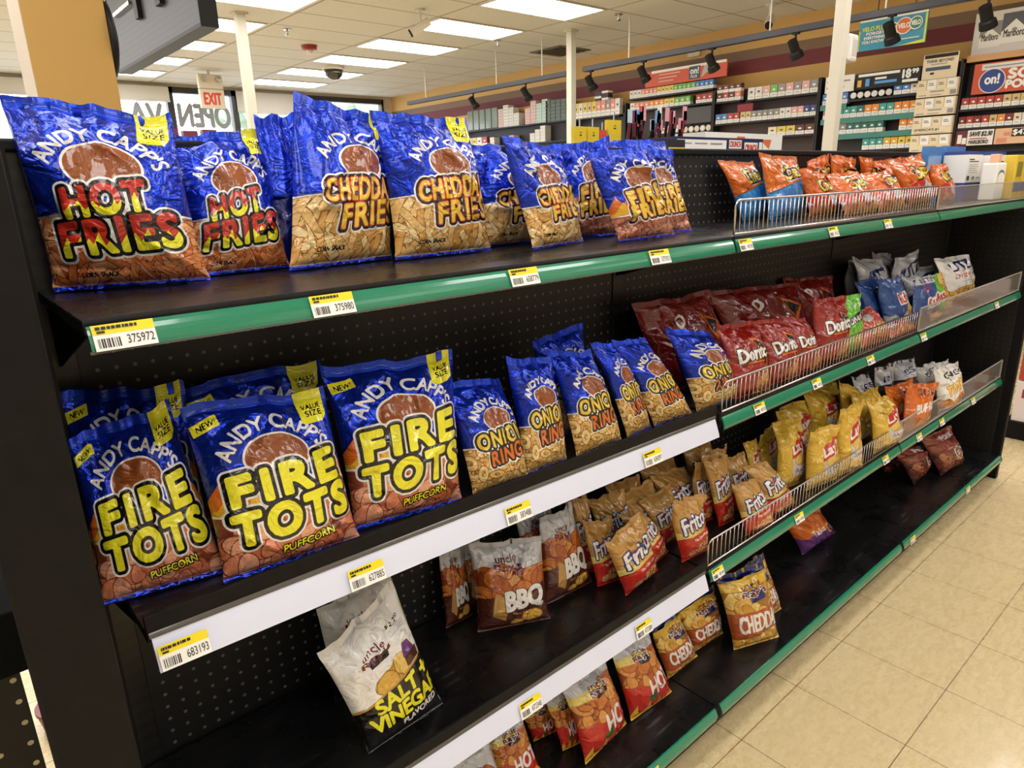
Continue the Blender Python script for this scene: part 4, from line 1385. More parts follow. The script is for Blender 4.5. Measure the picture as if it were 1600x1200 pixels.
def art_UW():
    A = Art(130, 130, F_WHITE)
    scatter(A, CHIPY, A.wavy(0.34, 0.05, 5, 3), 'chips', 40, 0.15 * A.nx, 3)
    A.add(F_NAVY, A.text('UTZ', 0.22, 0.68, 0.86, 0.88, rise=0.04, shear=0.2, bold=1.4))
    A.add(F_CRED, A.text('Original', 0.20, 0.50, 0.86, 0.63, rise=0.05, shear=0.2, bold=0.2))
    A.add(F_GREYW, A.rect(0.35, 0.42, 0.7, 0.445))
    return A
def art_UX():
    A = Art(110, 110, F_GREYW)
    A.add(F_RBLUE, A.wavy(0.40, 0.08, 5, 6))
    A.add(F_NAVY, A.text('UTZ', 0.16, 0.60, 0.82, 0.80, rise=0.10, shear=0.3, bold=1.6))
    return A
def art_BR():
    A = Art(80, 40, film('brown_red', '5a2a22', 0.3))
    scatter(A, CHIPO, A.ell(0.2, 0.4, 0.16, 0.3), 'chips', 40, 0.15 * A.nx, 3)
    return A
def uncle(A, bx, m, back=None):
    u0, v0, u1, v1 = bx
    h = (v1 - v0)
    if back:
        A.add(back, A.poly([(u0 + 0.25 * (u1 - u0), v0 - 0.25 * h), (u0 + 0.85 * (u1 - u0), v0 - 0.25 * h), (u0 + 0.95 * (u1 - u0), v0 + 0.45 * h), (u0 + 0.2 * (u1 - u0), v0 + 0.5 * h)]))
    A.add(m, A.text('uncle', u0 + 0.08 * (u1 - u0), v0 + h * 0.56, u0 + 0.85 * (u1 - u0), v1, bold=0.5))
    t = A.text("Ray's", u0, v0, u1, v0 + h * 0.52, bold=0.8)
    if back:
        A.add(F_WHITE, t + 1.3)
    A.add(m, t)
def art_SV():
    A = Art(190, 280, F_WHITE)
    scatter(A, CHIPY, np.maximum(A.ell(0.52, 0.50, 0.25, 0.085), A.ell(0.66, 0.545, 0.17, 0.075)), 'chips', 40, 0.15 * A.nx, 3)
    A.add(F_CHOC, np.minimum(A.rect(0.72, 0.49, 0.93, 0.57), A.U * 0 + 9))
    A.add(F_PURP, A.poly([(0.70, 0.57), (0.90, 0.57), (0.84, 0.66), (0.76, 0.66)]))
    A.add(F_CTAN, (0.462 + 0.07 * (A.U - 0.4) - 0.10 * (A.U - 0.6) ** 2 - A.V) * A.ny)
    A.add(F_BLACK, (0.445 + 0.07 * (A.U - 0.4) - 0.10 * (A.U - 0.6) ** 2 - A.V) * A.ny)
    A.add(F_LEM, A.text('SALT +', 0.20, 0.325, 0.98, 0.44, rise=0.03, bold=2.0))
    A.add(F_LEM, A.text('VINEGAR', 0.10, 0.19, 1.04, 0.305, rise=0.03, bold=2.0))
    A.add(F_WHITE, A.text('FLAVORED', 0.44, 0.125, 0.94, 0.172, rise=0.02, bold=0.9))
    A.add(F_BLACK, A.poly([(0.34, 0.66), (0.58, 0.66), (0.60, 0.72), (0.32, 0.73)]))
    uncle(A, (0.26, 0.68, 0.64, 0.80), F_MAR)
    A.add(F_BLACK, A.text('$2.29', 0.68, 0.795, 0.88, 0.832, bold=0.4))
    for i in range(3):
        A.add(F_GREYW, A.rect(0.68, 0.765 - 0.017 * i, 0.92, 0.773 - 0.017 * i))
    return A
def art_BB():
    A = Art(140, 180, F_GREYW)
    scatter(A, CHIPO, A.wavy(0.72, 0.03, 6, 4), 'chips', 40, 0.15 * A.nx, 3)
    A.add(F_CHOC, (0.44 + 0.10 * (A.U - 0.5) - A.V) * A.ny)
    A.add(F_CTAN, A.poly([(0.18, 0.20), (0.36, 0.12), (0.42, 0.38), (0.24, 0.46)]))
    scatter(A, CHIPY, np.maximum(A.ell(0.74, 0.14, 0.16, 0.07), A.ell(0.52, 0.09, 0.10, 0.04)), 'chips', 40, 0.15 * A.nx, 3)
    t = A.text('BBQ', 0.38, 0.22, 0.92, 0.47, rise=0.04, bold=2.6)
    A.add(F_CHOC, t + 1.5)
    A.add(F_WHITE, t)
    uncle(A, (0.28, 0.66, 0.66, 0.86), F_MAR)
    A.add(F_CTAN, A.text('Flavored', 0.46, 0.18, 0.66, 0.215, bold=0.1))
    return A
def art_FR():
    A = Art(130, 180, F_CTAN)
    A.add(F_CREAM, A.below(0.46))
    A.add(F_CRED, (0.40 + 0.10 * (A.U - 0.5) - A.V) * A.ny)
    scatter(A, CHIPG, np.maximum(np.maximum(A.ell(0.62, 0.17, 0.24, 0.10), A.ell(0.32, 0.12, 0.18, 0.06)), A.ell(0.80, 0.24, 0.14, 0.06)), 'chips', 40, 0.15 * A.nx, 3)
    A.add(F_CRED, A.ell(0.58, 0.60, 0.34, 0.10))
    t = A.text('Fritos', 0.12, 0.50, 0.96, 0.74, rise=0.16, shear=0.1, bold=1.4)
    A.add(F_NAVY, t + 3.4)
    A.add(F_WHITE, t)
    A.add(F_WHITE, A.text('The ORIGINAL', 0.30, 0.325, 0.88, 0.37, rise=0.05, bold=0.3))
    return A
def art_LY():
    A = Art(130, 190, F_GOLDY)
    scatter(A, CHIPY, A.wavy(0.24, 0.03, 5, 3), 'chips', 40, 0.15 * A.nx, 3)
    A.add(F_GREYW, A.poly([(0.36, 0.18), (0.94, 0.18), (0.98, 0.44), (0.30, 0.44)]))
    scatter(A, CHIPY, A.ell(0.62, 0.42, 0.26, 0.10), 'chips', 40, 0.15 * A.nx, 3)
    A.add(F_CRED, A.poly([(0.28, 0.44), (0.94, 0.56), (0.98, 0.76), (0.62, 0.80), (0.32, 0.64)]))
    A.add(F_GOLDY, A.ell(0.5, 0.76, 0.16, 0.06))
    t = A.text("Lay's", 0.32, 0.50, 0.96, 0.70, rise=0.10, shear=0.08, bold=1.4)
    A.add(F_WHITE, t)
    A.add(F_RUST, A.text('CLASSIC', 0.42, 0.235, 0.88, 0.28, bold=0.7))
    return A
def art_DK():
    A = Art(80, 130, F_DKG)
    A.add(F_GREYW, -A.below(0.66))
    A.add(F_CHOC, A.ell(0.6, 0.3, 0.2, 0.12))
    A.add(F_NAVY, A.text('les', 0.3, 0.74, 0.8, 0.88, rise=0.08, bold=0.3))
    return A
def art_OB():
    A = Art(120, 110, F_ORANGE)
    scatter(A, CHIPO, A.wavy(0.30, 0.03, 5, 2), 'chips', 40, 0.15 * A.nx, 3)
    A.add(F_CHOC, A.text('ques', 0.30, 0.66, 0.88, 0.86, rise=-0.05, bold=0.4))
    A.add(F_WHITE, A.text('BUFFALO', 0.22, 0.38, 0.98, 0.56, rise=0.03, bold=1.3))
    return A
def art_NW():
    A = Art(130, 115, F_WHITE)
    scatter(A, CHIPO, A.wavy(0.30, 0.06, 6, 2), 'chips', 40, 0.15 * A.nx, 3)
    A.add(F_GREYW, A.below(0.10))
    t = A.text('TWISTS', 0.18, 0.40, 0.92, 0.60, rise=0.12, bold=1.4)
    A.add(F_ORANGE, t + 1.6)
    A.add(F_CREAM, t)
    A.add(F_BLACK, A.text('ques', 0.2, 0.68, 0.80, 0.86, rise=0.05, bold=0.2))
    return A
def art_CH():
    A = Art(140, 190, F_GOLDY)
    scatter(A, CHIPY, A.below(0.78), 'chips', 40, 0.15 * A.nx, 3)
    A.add(F_RUST, A.below(0.50))
    scatter(A, CHIPY, A.wavy(0.17, 0.02, 5, 3), 'chips', 40, 0.15 * A.nx, 3)
    A.add(F_NAVY, -A.below(0.90))
    uncle(A, (0.30, 0.66, 0.86, 0.86), F_MAR, F_NAVY)
    A.add(F_WHITE, A.text('CHEDDAR', 0.12, 0.23, 1.04, 0.46, bold=1.6))
    A.add(F_WHITE, A.text('FLAVORED', 0.66, 0.175, 0.95, 0.205, bold=0.1))
    return A
def art_RH():
    A = Art(140, 190, F_CRED)
    scatter(A, CHIPO, -A.wavy(0.46, 0.03, 5, 2), 'chips', 40, 0.15 * A.nx, 3)
    A.add(F_CREAM, np.minimum(-A.below(0.76), (0.75 - A.U) * A.nx))
    A.add(F_GREYW, -A.below(0.86))
    uncle(A, (0.34, 0.74, 0.80, 0.90), F_MAR, F_BLACK)
    t = A.text('HOT', 0.46, 0.26, 1.02, 0.50, rise=0.05, bold=2.0)
    A.add(F_WHITE, t)
    A.add(F_GREEN, np.maximum(A.ell(0.44, 0.22, 0.10, 0.045), A.ell(0.52, 0.26, 0.05, 0.05)))
    A.add(F_FLY, A.flames(0.05, 0.18, 4, 5) - 6)
    return A
def art_WH():
    A = Art(90, 140, F_GREYW)
    scatter(A, CHIPO, A.ell(0.6, 0.62, 0.3, 0.14), 'chips', 40, 0.15 * A.nx, 3)
    A.add(F_GREEN, A.ell(0.5, 0.74, 0.08, 0.03))
    return A
def art_TT():
    A = Art(120, 90, F_ORANGE)
    A.add(F_PURP, A.wavy(0.42, 0.06, 5, 3))
    A.add(F_GOLDY, A.ell(0.80, 0.42, 0.10, 0.14))
    A.add(F_PURP, A.ell(0.80, 0.42, 0.07, 0.10))
    A.add(F_WHITE, A.text('Takis', 0.30, 0.36, 0.66, 0.52, rise=0.1, bold=0.4))
    return A
def art_PR():
    A = Art(130, 120, RIND[0])
    scatter(A, RIND, A.U * 0 + 9, 'puff', 70, 0.11 * A.nx, 3)
    A.add(F_CLB, -A.below(0.55))
    for v in (0.58, 0.76):
        A.add(F_GREYW, np.minimum(A.below(v + 0.012), -A.below(v)))
    A.add(F_GREYW, A.text('PORK', 0.4, 0.80, 0.9, 0.90, bold=0.8))
    A.add(F_GREYW, A.ell(0.68, 0.42, 0.17, 0.16))
    A.add(F_CLB, A.ell(0.68, 0.42, 0.145, 0.135))
    A.add(F_GREYW, A.text('$2', 0.58, 0.36, 0.78, 0.48, bold=1.0))
    return A

# per type: artwork, grid, back film, front/back bulge relative to width
TYPES = {
    'HF': (art_HF, 30, 36, F_BLUE), 'CF': (art_CF, 28, 36, F_BLUE), 'CFs': (art_CFs, 24, 28, F_BLUE), 'FF': (art_FF, 24, 28, F_BLUE),
    'FT': (art_FT, 30, 36, F_BLUE), 'OR': (art_OR, 20, 30, F_BLUE), 'DR': (art_DR, 20, 26, F_DRED), 'HB': (art_HB, 18, 22, F_BLUE), 'DX': (art_DX, 22, 22, F_DRED), 'DL': (art_DL, 14, 20, F_LIME),
    'CB': (art_CB, 18, 20, F_BRB), 'CR': (art_CR, 20, 18, F_ORED), 'PK': (art_PK, 14, 14, F_SALM), 'RB': (art_RB, 16, 18, F_RBLUE),
    'RF': (art_RF, 16, 16, F_GREYW), 'UW': (art_UW, 16, 18, F_WHITE), 'UX': (art_UX, 14, 16, F_GREYW), 'BR': (art_BR, 12, 8, F_CHOC),
    'SV': (art_SV, 24, 34, F_GREYW), 'BB': (art_BB, 18, 24, F_CHOC), 'FR': (art_FR, 16, 22, F_CTAN), 'LY': (art_LY, 16, 22, F_GOLDD),
    'DK': (art_DK, 12, 16, F_DKG), 'OB': (art_OB, 16, 16, F_RUST), 'NW': (art_NW, 16, 16, F_GREYW), 'CH': (art_CH, 18, 24, F_GOLDY),
    'RH': (art_RH, 18, 24, F_CRED), 'WH': (art_WH, 12, 16, F_GREYW), 'TT': (art_TT, 14, 14, F_PURP), 'PR': (art_PR, 16, 16, F_CLB),
}
SEALM = {}
def seal_mat(m):
    """the same film, pressed into fine horizontal ribs"""
    if m.name not in SEALM:
        c = m.copy()
        c.name = m.name + '_ribbed'
        if m.name == 'film_cobalt':
            c.node_tree.nodes['Principled BSDF'].inputs['Base Color'].default_value = lin('2348d8')  # lighter blue paints in the light the seals reflect
        n = N(c)
        v = n.sep(n.uv())[1]
        w = n.math('SINE', n.math('MULTIPLY', v, 330.0))
        n.bump(w, 0.45, 0.0012)
        SEALM[m.name] = c
    return SEALM[m.name]

def ss(x, a, b):
    t = np.clip((x - a) / (b - a), 0, 1)
    return t * t * (3 - 2 * t)

class BagShape:
    def __init__(s, quad, seed, thick, wr, flop=1.0):
        s.flop = flop
        s.a, s.b, s.c, s.d = [np.array(p) for p in quad]
        r = s.r = np.random.RandomState(seed)
        ex = (s.b - s.a + s.c - s.d)
        ey = (s.d - s.a + s.c - s.b)
        s.w = np.linalg.norm(ex) / 2
        s.h = np.linalg.norm(ey) / 2
        s.n = np.cross(ex, ey)
        s.n /= np.linalg.norm(s.n)
        s.ey = ey / np.linalg.norm(ey)
        s.tf = thick * min(s.w, s.h * 0.8, 0.20)
        s.tb = 0.75 * s.tf
        s.ph = r.uniform(0, 6.28, 12)
        s.fl = r.uniform(-1, 1, 4)
        s.rid = []
        amp = 1.7 * wr * min(s.w, s.h, 0.22)
        for k in range(26):
            top = k % 3 != 2
            if top:                     # creases running down from the top seal or in from the upper corners
                u0, v0 = r.uniform(0.05, 0.95), r.uniform(0.72, 0.95)
                an = math.radians(r.uniform(-60, 60)) + math.pi / 2 + (u0 - 0.5) * 0.9
                L = r.uniform(0.12, 0.34)
            else:
                u0, v0 = r.choice([r.uniform(0.03, 0.22), r.uniform(0.78, 0.97)]), r.uniform(0.08, 0.7)
                an = math.radians(r.uniform(-45, 45))
                L = r.uniform(0.10, 0.25)
            s.rid.append((u0, v0, an, L, r.uniform(0.012, 0.035), amp * r.uniform(0.35, 1.0) * r.choice([-1, 1])))
    def __call__(s, uv, side):
        u, v = uv[:, 0], uv[:, 1]
        x = 2 * u - 1
        vb = np.clip((v - SEAL_B) / (SEAL_T - SEAL_B), 0, 1)
        infl = np.sin(np.pi * vb ** 0.8) ** 0.62
        prof = np.clip(1 - np.abs(x) ** 2.5, 0, 1) ** 0.6
        x2 = x * (1 - 0.055 * infl)
        t = ss(v, 0.55, 1.0)
        sag = 0.018 * (0.5 + 0.5 * s.flop) * (np.sin(2.2 * x + s.ph[0]) + 0.6 * np.sin(5.1 * x + s.ph[1]) + 0.35 * np.sin(11 * x + s.ph[2]))
        v2 = v - t * np.abs(sag) * 0.9 - 0.012 * t * (1 - x * x)
        u2 = (x2 + 1) / 2
        P = ((1 - u2) * (1 - v2))[:, None] * s.a + (u2 * (1 - v2))[:, None] * s.b + (u2 * v2)[:, None] * s.c + ((1 - u2) * v2)[:, None] * s.d
        # the whole top flops and waves
        fl = s.flop * s.h * (0.05 * s.fl[0] * t ** 2 + 0.030 * t * np.sin(3.0 * x + s.ph[3]) * s.fl[1] + 0.012 * t * np.sin(8 * x + s.ph[4]) + 0.006 * ss(v, 0.8, 1.0) * np.sin(19 * x + s.ph[8]))
        if side > 0:
            wr = np.zeros_like(u)
            for u0, v0, an, L, w, am in s.rid:
                du, dv = (u - u0) * s.w / s.h, (v - v0)
                c_, s_ = math.cos(an), math.sin(an)
                al, pe = du * c_ + dv * s_, -du * s_ + dv * c_
                wr += am * np.exp(-np.sqrt((pe / w) ** 2 + 0.05)) * np.exp(-(al / L) ** 4)
            wr += 0.012 * s.w * np.sin(14 * x + s.ph[5] + 2 * np.sin(3 * v + s.ph[6])) * np.exp(-((SEAL_T - v) / 0.11) ** 2)
            wr += 0.010 * s.w * (np.sin(9 * x + 7 * v + s.ph[7]) * np.sin(8 * v - 4 * x + s.ph[9]) + 0.5 * np.sin(21 * x - 13 * v + s.ph[10]))
            off = s.tf * infl * prof + wr * np.minimum(prof, 1) * np.clip(infl * 1.6, 0, 1)
        else:
            off = -s.tb * infl * prof
        P = P + s.n * (off + fl)[:, None]
        zf = s.a[2] + (s.b[2] - s.a[2]) * np.clip(u, 0, 1) + 0.0012
        P[:, 2] = np.maximum(P[:, 2], zf + 0.004 * prof * (side > 0) * 0)
        lim = BACK - 0.0035 + (0.0 if side > 0 else 0.0012)
        P[:, 1] = np.where(P[:, 2] < 1.53, np.minimum(P[:, 1], lim), P[:, 1])
        return P
    def normals(s, uv, side):
        e = 0.004
        a = np.clip(uv + (e, 0), 0, 1); b = np.clip(uv - (e, 0), 0, 1)
        c = np.clip(uv + (0, e), 0, 1); d = np.clip(uv - (0, e), 0, 1)
        n_ = np.cross(s(a, side) - s(b, side), s(c, side) - s(d, side)) * (1 if side > 0 else -1)
        L = np.linalg.norm(n_, axis=1)
        bad = L < 1e-9
        n_[bad] = s.n * (1 if side > 0 else -1)
        L[bad] = 1
        return n_ / L[:, None]

ARTS = {}
def get_art(ty):
    if ty not in ARTS:
        fn, gu, gv, bk = TYPES[ty]
        A = fn()
        ARTS[ty] = (A.mats,) + tessellate(A, gu, gv) + (bk,)
    return ARTS[ty]

def raw_mesh(name, V, F, mi, mats, Nn, UV, parent):
    me = bpy.data.meshes.new(name)
    me.from_pydata(V.tolist(), [], F.tolist())
    used = sorted(set(mi.tolist()))
    for k in used:
        me.materials.append(mats[k])
    re = np.zeros(max(used) + 1, int)
    re[used] = range(len(used))
    me.polygons.foreach_set('material_index', re[mi].astype(np.int32))
    me.polygons.foreach_set('use_smooth', np.ones(len(F), bool))
    lay = me.uv_layers.new(name='UVMap')
    li_ = np.zeros(len(me.loops), np.int32)
    me.loops.foreach_get('vertex_index', li_)
    lay.data.foreach_set('uv', UV[li_].astype(np.float32).ravel())
    me.normals_split_custom_set_from_vertices(Nn.tolist())
    o = bpy.data.objects.new(name, me)
    COL.objects.link(o)
    o.parent = parent
    return o

def compact(V, F):
    k, inv = np.unique(F, return_inverse=True)
    return k, inv.reshape(F.shape)

def snack_bag(ty, quad, label, seed, thick=0.22, wr=0.035):
    if ty == 'CR' and 'back' in label:
        thick = 0.14
    key = ty
    mats, UV, T, mi, cv, bk = get_art(key)
    S = BagShape(quad, seed, thick, wr, 1.9 if ty in ('FR', 'LY', 'UX', 'DX', 'DK', 'OB', 'NW', 'RB', 'CR') else 1.25)
    base = (S.a + S.b) / 2
    root = thing('snack_bag', base, label, 'snack bag', BAG_GROUP.get(ty if ty != 'UX' else 'UW'))
    P = S(UV, 1)
    Nf = S.normals(UV, 1)
    uvs = UV * (S.w * 10, S.h * 10) + ((seed % 7) * 0.37, (seed % 5) * 0.53)
    gu, gv = 14, 16
    bu, bv = np.meshgrid(np.linspace(0, 1, gu), np.linspace(0, 1, gv))
    bv = np.where(bv < 0.05, 0, bv)
    vv = np.concatenate([[0, SEAL_B], np.linspace(0.1, 0.88, gv - 4), [SEAL_T, 1.0]])
    bu, bv = np.meshgrid(np.linspace(0, 1, gu), vv)
    BU = np.stack([bu.ravel(), bv.ravel()], 1)
    PB = S(BU, -1)
    NB = S.normals(BU, -1)
    fb, fc = [], []
    for j in range(gv - 1):
        for i in range(gu - 1):
            q = j * gu + i
            for t3 in ((q, q + gu + 1, q + 1), (q, q + gu, q + gu + 1)):
                fb.append(t3)
                fc.append(0 if j == 0 else (2 if j == gv - 2 else 1))
    fb, fc = np.array(fb), np.array(fc)
    zone = np.where(cv < SEAL_B, 0, np.where(cv > SEAL_T, 2, 1))
    allm = list(mats) + [bk]
    for z, nm in ((1, 'pouch'), (2, 'top_seal'), (0, 'bottom_seal')):
        f1 = T[zone == z]
        m1 = mi[zone == z]
        f2 = fb[fc == z]
        k1, F1 = compact(P, f1)
        k2, F2 = compact(PB, f2)
        off = np.zeros(3)
        V2 = PB[k2] - (S.n * 0.0008 if z != 1 else 0)
        V = np.concatenate([P[k1], V2]) - base
        F = np.concatenate([F1, F2 + len(k1)])
        M = np.concatenate([m1, np.full(len(F2), len(allm) - 1)])
        Nn = np.concatenate([Nf[k1], NB[k2]])
        W_ = np.concatenate([uvs[k1], BU[k2] * (S.w * 10, S.h * 10)])
        ms = allm if z != 2 else [seal_mat(x) for x in allm]
        raw_mesh(nm, V, F, M, ms, Nn, W_, root)
    return root
FOLD = {}
for i, row in enumerate(BAGS):
    ty, co, lb = row[0], [x / 1000 for x in row[1:13]], row[13]
    quad = [co[0:3], co[3:6], co[6:9], co[9:12]]
    if ty == 'UW' and 'original' not in lb:
        ty = 'UX'
    th = {'HF': 0.28, 'CF': 0.23, 'FT': 0.23, 'OR': 0.27, 'BR': 0.2, 'PK': 0.2, 'CR': 0.26, 'FR': 0.26, 'DL': 0.16, 'CFs': 0.17, 'FF': 0.17, 'RF': 0.2}.get(ty, 0.22)
    wr = {'HF': 0.042, 'CF': 0.04, 'FT': 0.034, 'CR': 0.05, 'DR': 0.042, 'LY': 0.04, 'OR': 0.04, 'CFs': 0.04, 'FF': 0.04}.get(ty, 0.032)
    snack_bag(ty, quad, lb, 100 + i, th, wr)
# carton-side products at the far right of the top shelf
def fx(x0, x1, y, z0, z1, d, m):
    return MB().box(x0, x1, y, y + d, z0, z1, m)
LTB = mat('light_blue_film', '4f86c8', 0.25, coat=0.6)
o = fx(1.885, 2.03, 0.035, ZT + 0.0, 1.572, 0.03, LTB)
tag(o.build('blister_pack'), 'blue blister pack rising behind the white cartons', 'pack', 'blue blister packs')
o = fx(2.06, 2.30, 0.03, ZT + 0.0, 1.575, 0.03, LTB)
tag(o.build('blister_pack'), 'blue blister pack at far right behind the white cartons', 'pack', 'blue blister packs')
b = MB().box(2.03, 2.155, -0.175, -0.12, ZT, 1.50, PAPER, 0.006)
b.box(2.075, 2.11, -0.165, -0.13, 1.50, 1.535, mat('peach_plastic', 'd9a88a', 0.4), 0.004)
f = Flat().plane((2.03, -0.1755, ZT), (1, 0, 0), (0, 0, 1))
f.ell(0.062, 0.095, 0.045, 0.025, mat('teal_print', '3f7a80', 0.5)).ell(0.062, 0.088, 0.045, 0.022, PAPER)
b.add(f.v, f.f[:1], f.mats[0])
b.add([v for v in f.v], f.f[1:], PAPER)
tag(b.build('bottle'), 'white bottle with teal arc print beside the cartons on top shelf', 'bottle')
for k, (x0, x1) in enumerate(((2.165, 2.27), (2.28, 2.40))):
    b = MB().box(x0, x1, -0.205, -0.16, ZT, 1.53, mat('yellow_carton', 'd6b53a', 0.4), 0.004)
    b.box(x0 + 0.002, x1 - 0.002, -0.207, -0.203, ZT + 0.03, ZT + 0.07, NAVY)
    b.box(x0 + 0.02, x1 - 0.02, -0.207, -0.203, ZT + 0.09, ZT + 0.15, mat('olive_print', '7d7a32', 0.5))
    tag(b.build('carton'), ['yellow carton with navy band at the right photo edge, top shelf', 'yellow carton behind the one at the right photo edge'][k], 'box', 'yellow cartons')

# ------------------------------------------------------------------ left neighbour rack, right neighbour display
PERF = peg_material('perforated_black_back', '0e0d0d', 'd8c89c', (0, 2), 0.05, 0.11, off=(0.0, 0.0))
MATTE = mat('matte_black', '0b0b0b', 0.85, spec=0.1)
rk = thing('display_rack', (-1.8, 0.3, 0), 'black rack with perforated back at the lower left photo edge', 'rack')
MB().box(-2.2, -1.362, 0.425, 0.44, 0.0, 1.30, PERF).build('back_panel', rk)
MB().box(-2.2, -1.335, 0.15, 0.42, 0.75, 0.86, MATTE, 0.004).build('shelf_board', rk)
MB().box(-2.2, -2.14, 0.15, 0.42, 0.0, 0.75, MATTE).build('side_panel', rk)
bk = thing('bucket', (-1.30, 1.05, 0), 'maroon bucket on the floor seen through the gap at lower left', 'bucket')
MB().lathe((-1.30, 1.05, 0), [(0.05, 0.001), (0.06, 0.06), (0.056, 0.06), (0.048, 0.01)], mat('maroon_plastic', '7c3a48', 0.4), 24).build('pail', bk, smooth=False)
MB().lathe((-1.30, 1.05, 0.06), [(0.062, 0.0), (0.062, 0.01), (0.055, 0.01)], mat('maroon_plastic', '7c3a48', 0.4), 24).build('rim', bk)
ds = thing('floor_display', (3.5, -0.3, 0), 'floor display with white and red cartons past the far end panel', 'display')
MB().box(3.15, 3.8, -0.75, -0.12, 0.0, 0.10, BLACK).build('base', ds)
for k, (z, m) in enumerate(((0.10, 'e7d9d6'), (0.34, 'b5483f'), (0.58, 'e2c9c4'))):
    for q in range(3):
        y = -0.73 + 0.197 * q
        cb = MB().box(3.17, 3.78, y, y + 0.19, z + 0.001, z + 0.235, mat('display_carton_%s' % m, m, 0.5), 0.004)
        f = Flat().plane((3.1695, y + 0.19, z), (0, -1, 0), (0, 0, 1)).rect(0.03, 0.14, 0.16, 0.19, mat('display_print', 'a03a34', 0.5) if k != 1 else PAPER)
        cb.add(f.v, f.f, f.mats[0])
        cb.build('carton', ds)

# ------------------------------------------------------------------ goods standing on the far side of the shelving
RS = 1.545
rs = thing('rear_shelf', (1.3, 0.6, 0), 'top deck on the far side of the shelving carrying candy boxes', 'shelf')
MB().box(0.1, 2.4, 0.16, 1.05, RS - 0.03, RS, BLACK).build('deck', rs)
for x in (0.15, 1.25, 2.35):
    MB().box(x - 0.02, x + 0.02, 0.5, 0.6, 0.0, RS - 0.03, BLACK).build('leg', rs)
CNAVY = mat('candy_navy', '1f2350', 0.4)
CREDC = mat('candy_red', 'c43a3a', 0.5)
b = Flat().plane((0.79, 0.50, RS), (1, 0, 0), (0, 0, 1))
b.slab(0.60, 0.075, 0.2, CNAVY)
b.rect(0.01, 0.012, 0.33, 0.066, PAPER)
for i in range(3):
    b.rect(0.02 + 0.10 * i, 0.05, 0.10 + 0.10 * i, 0.055, GREYT)
    b.rect(0.02 + 0.10 * i, 0.03, 0.10 + 0.10 * i, 0.034, GREYT)
b.rect(0.345, 0.036, 0.435, 0.068, PAPER)
b.bold('CRUNCH', 0.35, 0.042, 0.43, 0.063, CREDC, 0.06)
b.rect(0.455, 0.012, 0.555, 0.06, PAPER)
b.bold('CRUNCH', 0.462, 0.02, 0.548, 0.052, CREDC, 0.06)
b.rect(0.565, 0.03, 0.59, 0.062, PAPER)
tag(b.build('candy_carton'), 'navy and white candy carton with red CRUNCH lettering', 'box')
ORT = mat('orange_print', 'd9743a', 0.5)
for k, (x0, x1, h) in enumerate(((1.42, 1.775, 0.125), (1.785, 2.10, 0.125))):
    b = Flat().plane((x0, 0.80, RS), (1, 0, 0), (0, 0, 1))
    b.slab(x1 - x0, h, 0.2, PAPER)
    if k:
        b.poly([(0.10, 0.10), (0.21, 0.10), (0.19, 0.055)], ORT)
        b.rect(0.24, 0.03, 0.30, 0.035, GREYT).rect(0.24, 0.045, 0.30, 0.05, GREYT)
    else:
        b.rect(0.26, 0.085, 0.33, 0.11, ORT)
    tag(b.build('carton'), ['white carton behind the CRUNCH carton', 'white carton with orange triangle right of the CRUNCH carton'][k], 'box', 'white cartons on the far side')
b = Flat().plane((0.68, 0.45, RS), (1, 0, 0), (0, 0, 1))
b.slab(0.10, 0.06, 0.08, INK)
b.rect(0.004, 0.008, 0.096, 0.034, YEL)
tag(b.build('carton'), 'small black box with yellow label left of the CRUNCH carton', 'box')
HY = mat('yellow_hang_card', 'd9bd1e', 0.5)
HR = mat('red_hang_card', 'cf4a2c', 0.5)
for k, (x0, x1, h, m, lb) in enumerate(((0.69, 0.755, 0.135, HY, 'yellow hang card furthest left above the blue bags'), (0.765, 0.83, 0.135, HY, 'yellow hang card second from left above the blue bags'), (0.835, 0.875, 0.125, HR, 'red hang card between the yellow cards'), (0.885, 0.965, 0.165, HY, 'taller yellow hang card nearest the incense sticks'))):
    t = thing('hang_card', (x0, 0.9, RS), lb, 'card', 'hang cards')
    w = x1 - x0
    f = Flat().plane((x0, 0.90, RS), (1, 0, 0), (0, 0, 1))
    f.slab(w, h, 0.02, m)
    f.rect(w * 0.4, h - 0.035, w * 0.6, h - 0.030, INK).rect(w * 0.42, h - 0.024, w * 0.6, h - 0.021, INK)
    f.build('card', t)
    MB().tube([(x0 + w / 2, 0.905, RS + h - 0.002), (x0 + w / 2, 0.905, RS + h + 0.03)], 0.003, CHROME, 6).build('hook', t)
rng = random.Random(11)
cup = thing('stick_holder', (1.2, 0.9, RS), 'black holder of incense sticks on the far side shelf', 'holder')
MB().box(0.985, 1.41, 0.85, 0.95, RS, RS + 0.05, BLACK).build('tray', cup)
SCOL = [('b7cfe4', 'pale blue'), ('6fa3d8', 'blue'), ('d99aa8', 'pink'), ('7d2f3a', 'maroon'), ('cf5a55', 'red'), ('e8e4da', 'white')]
for k in range(22):
    x = 1.0 + 0.018 * k
    hexc, nm = SCOL[(k * 5 // 7 + (k % 2)) % 6] if k < 14 else SCOL[3 if k % 2 else 2]
    le = rng.uniform(-0.07, 0.07)
    h = rng.uniform(0.17, 0.235)
    t = thing('incense_stick', (x, 0.9, RS + 0.05), '%s topped incense stick in the fan of sticks beside the yellow cards' % nm, 'stick', 'incense sticks')
    MB().tube([(x, 0.9, RS + 0.04), (x + le * 0.7, 0.88, RS + h * 0.75)], 0.007, BLACK if k % 3 else mat('maroon_card', '6a2438', 0.6), 6).build('sleeve', t)
    MB().box(x + le * 0.7 - 0.013, x + le * 0.7 + 0.013, 0.878, 0.882, RS + h * 0.75, RS + h, mat('stick_' + nm.replace(' ', '_'), hexc, 0.4)).build('flag', t)

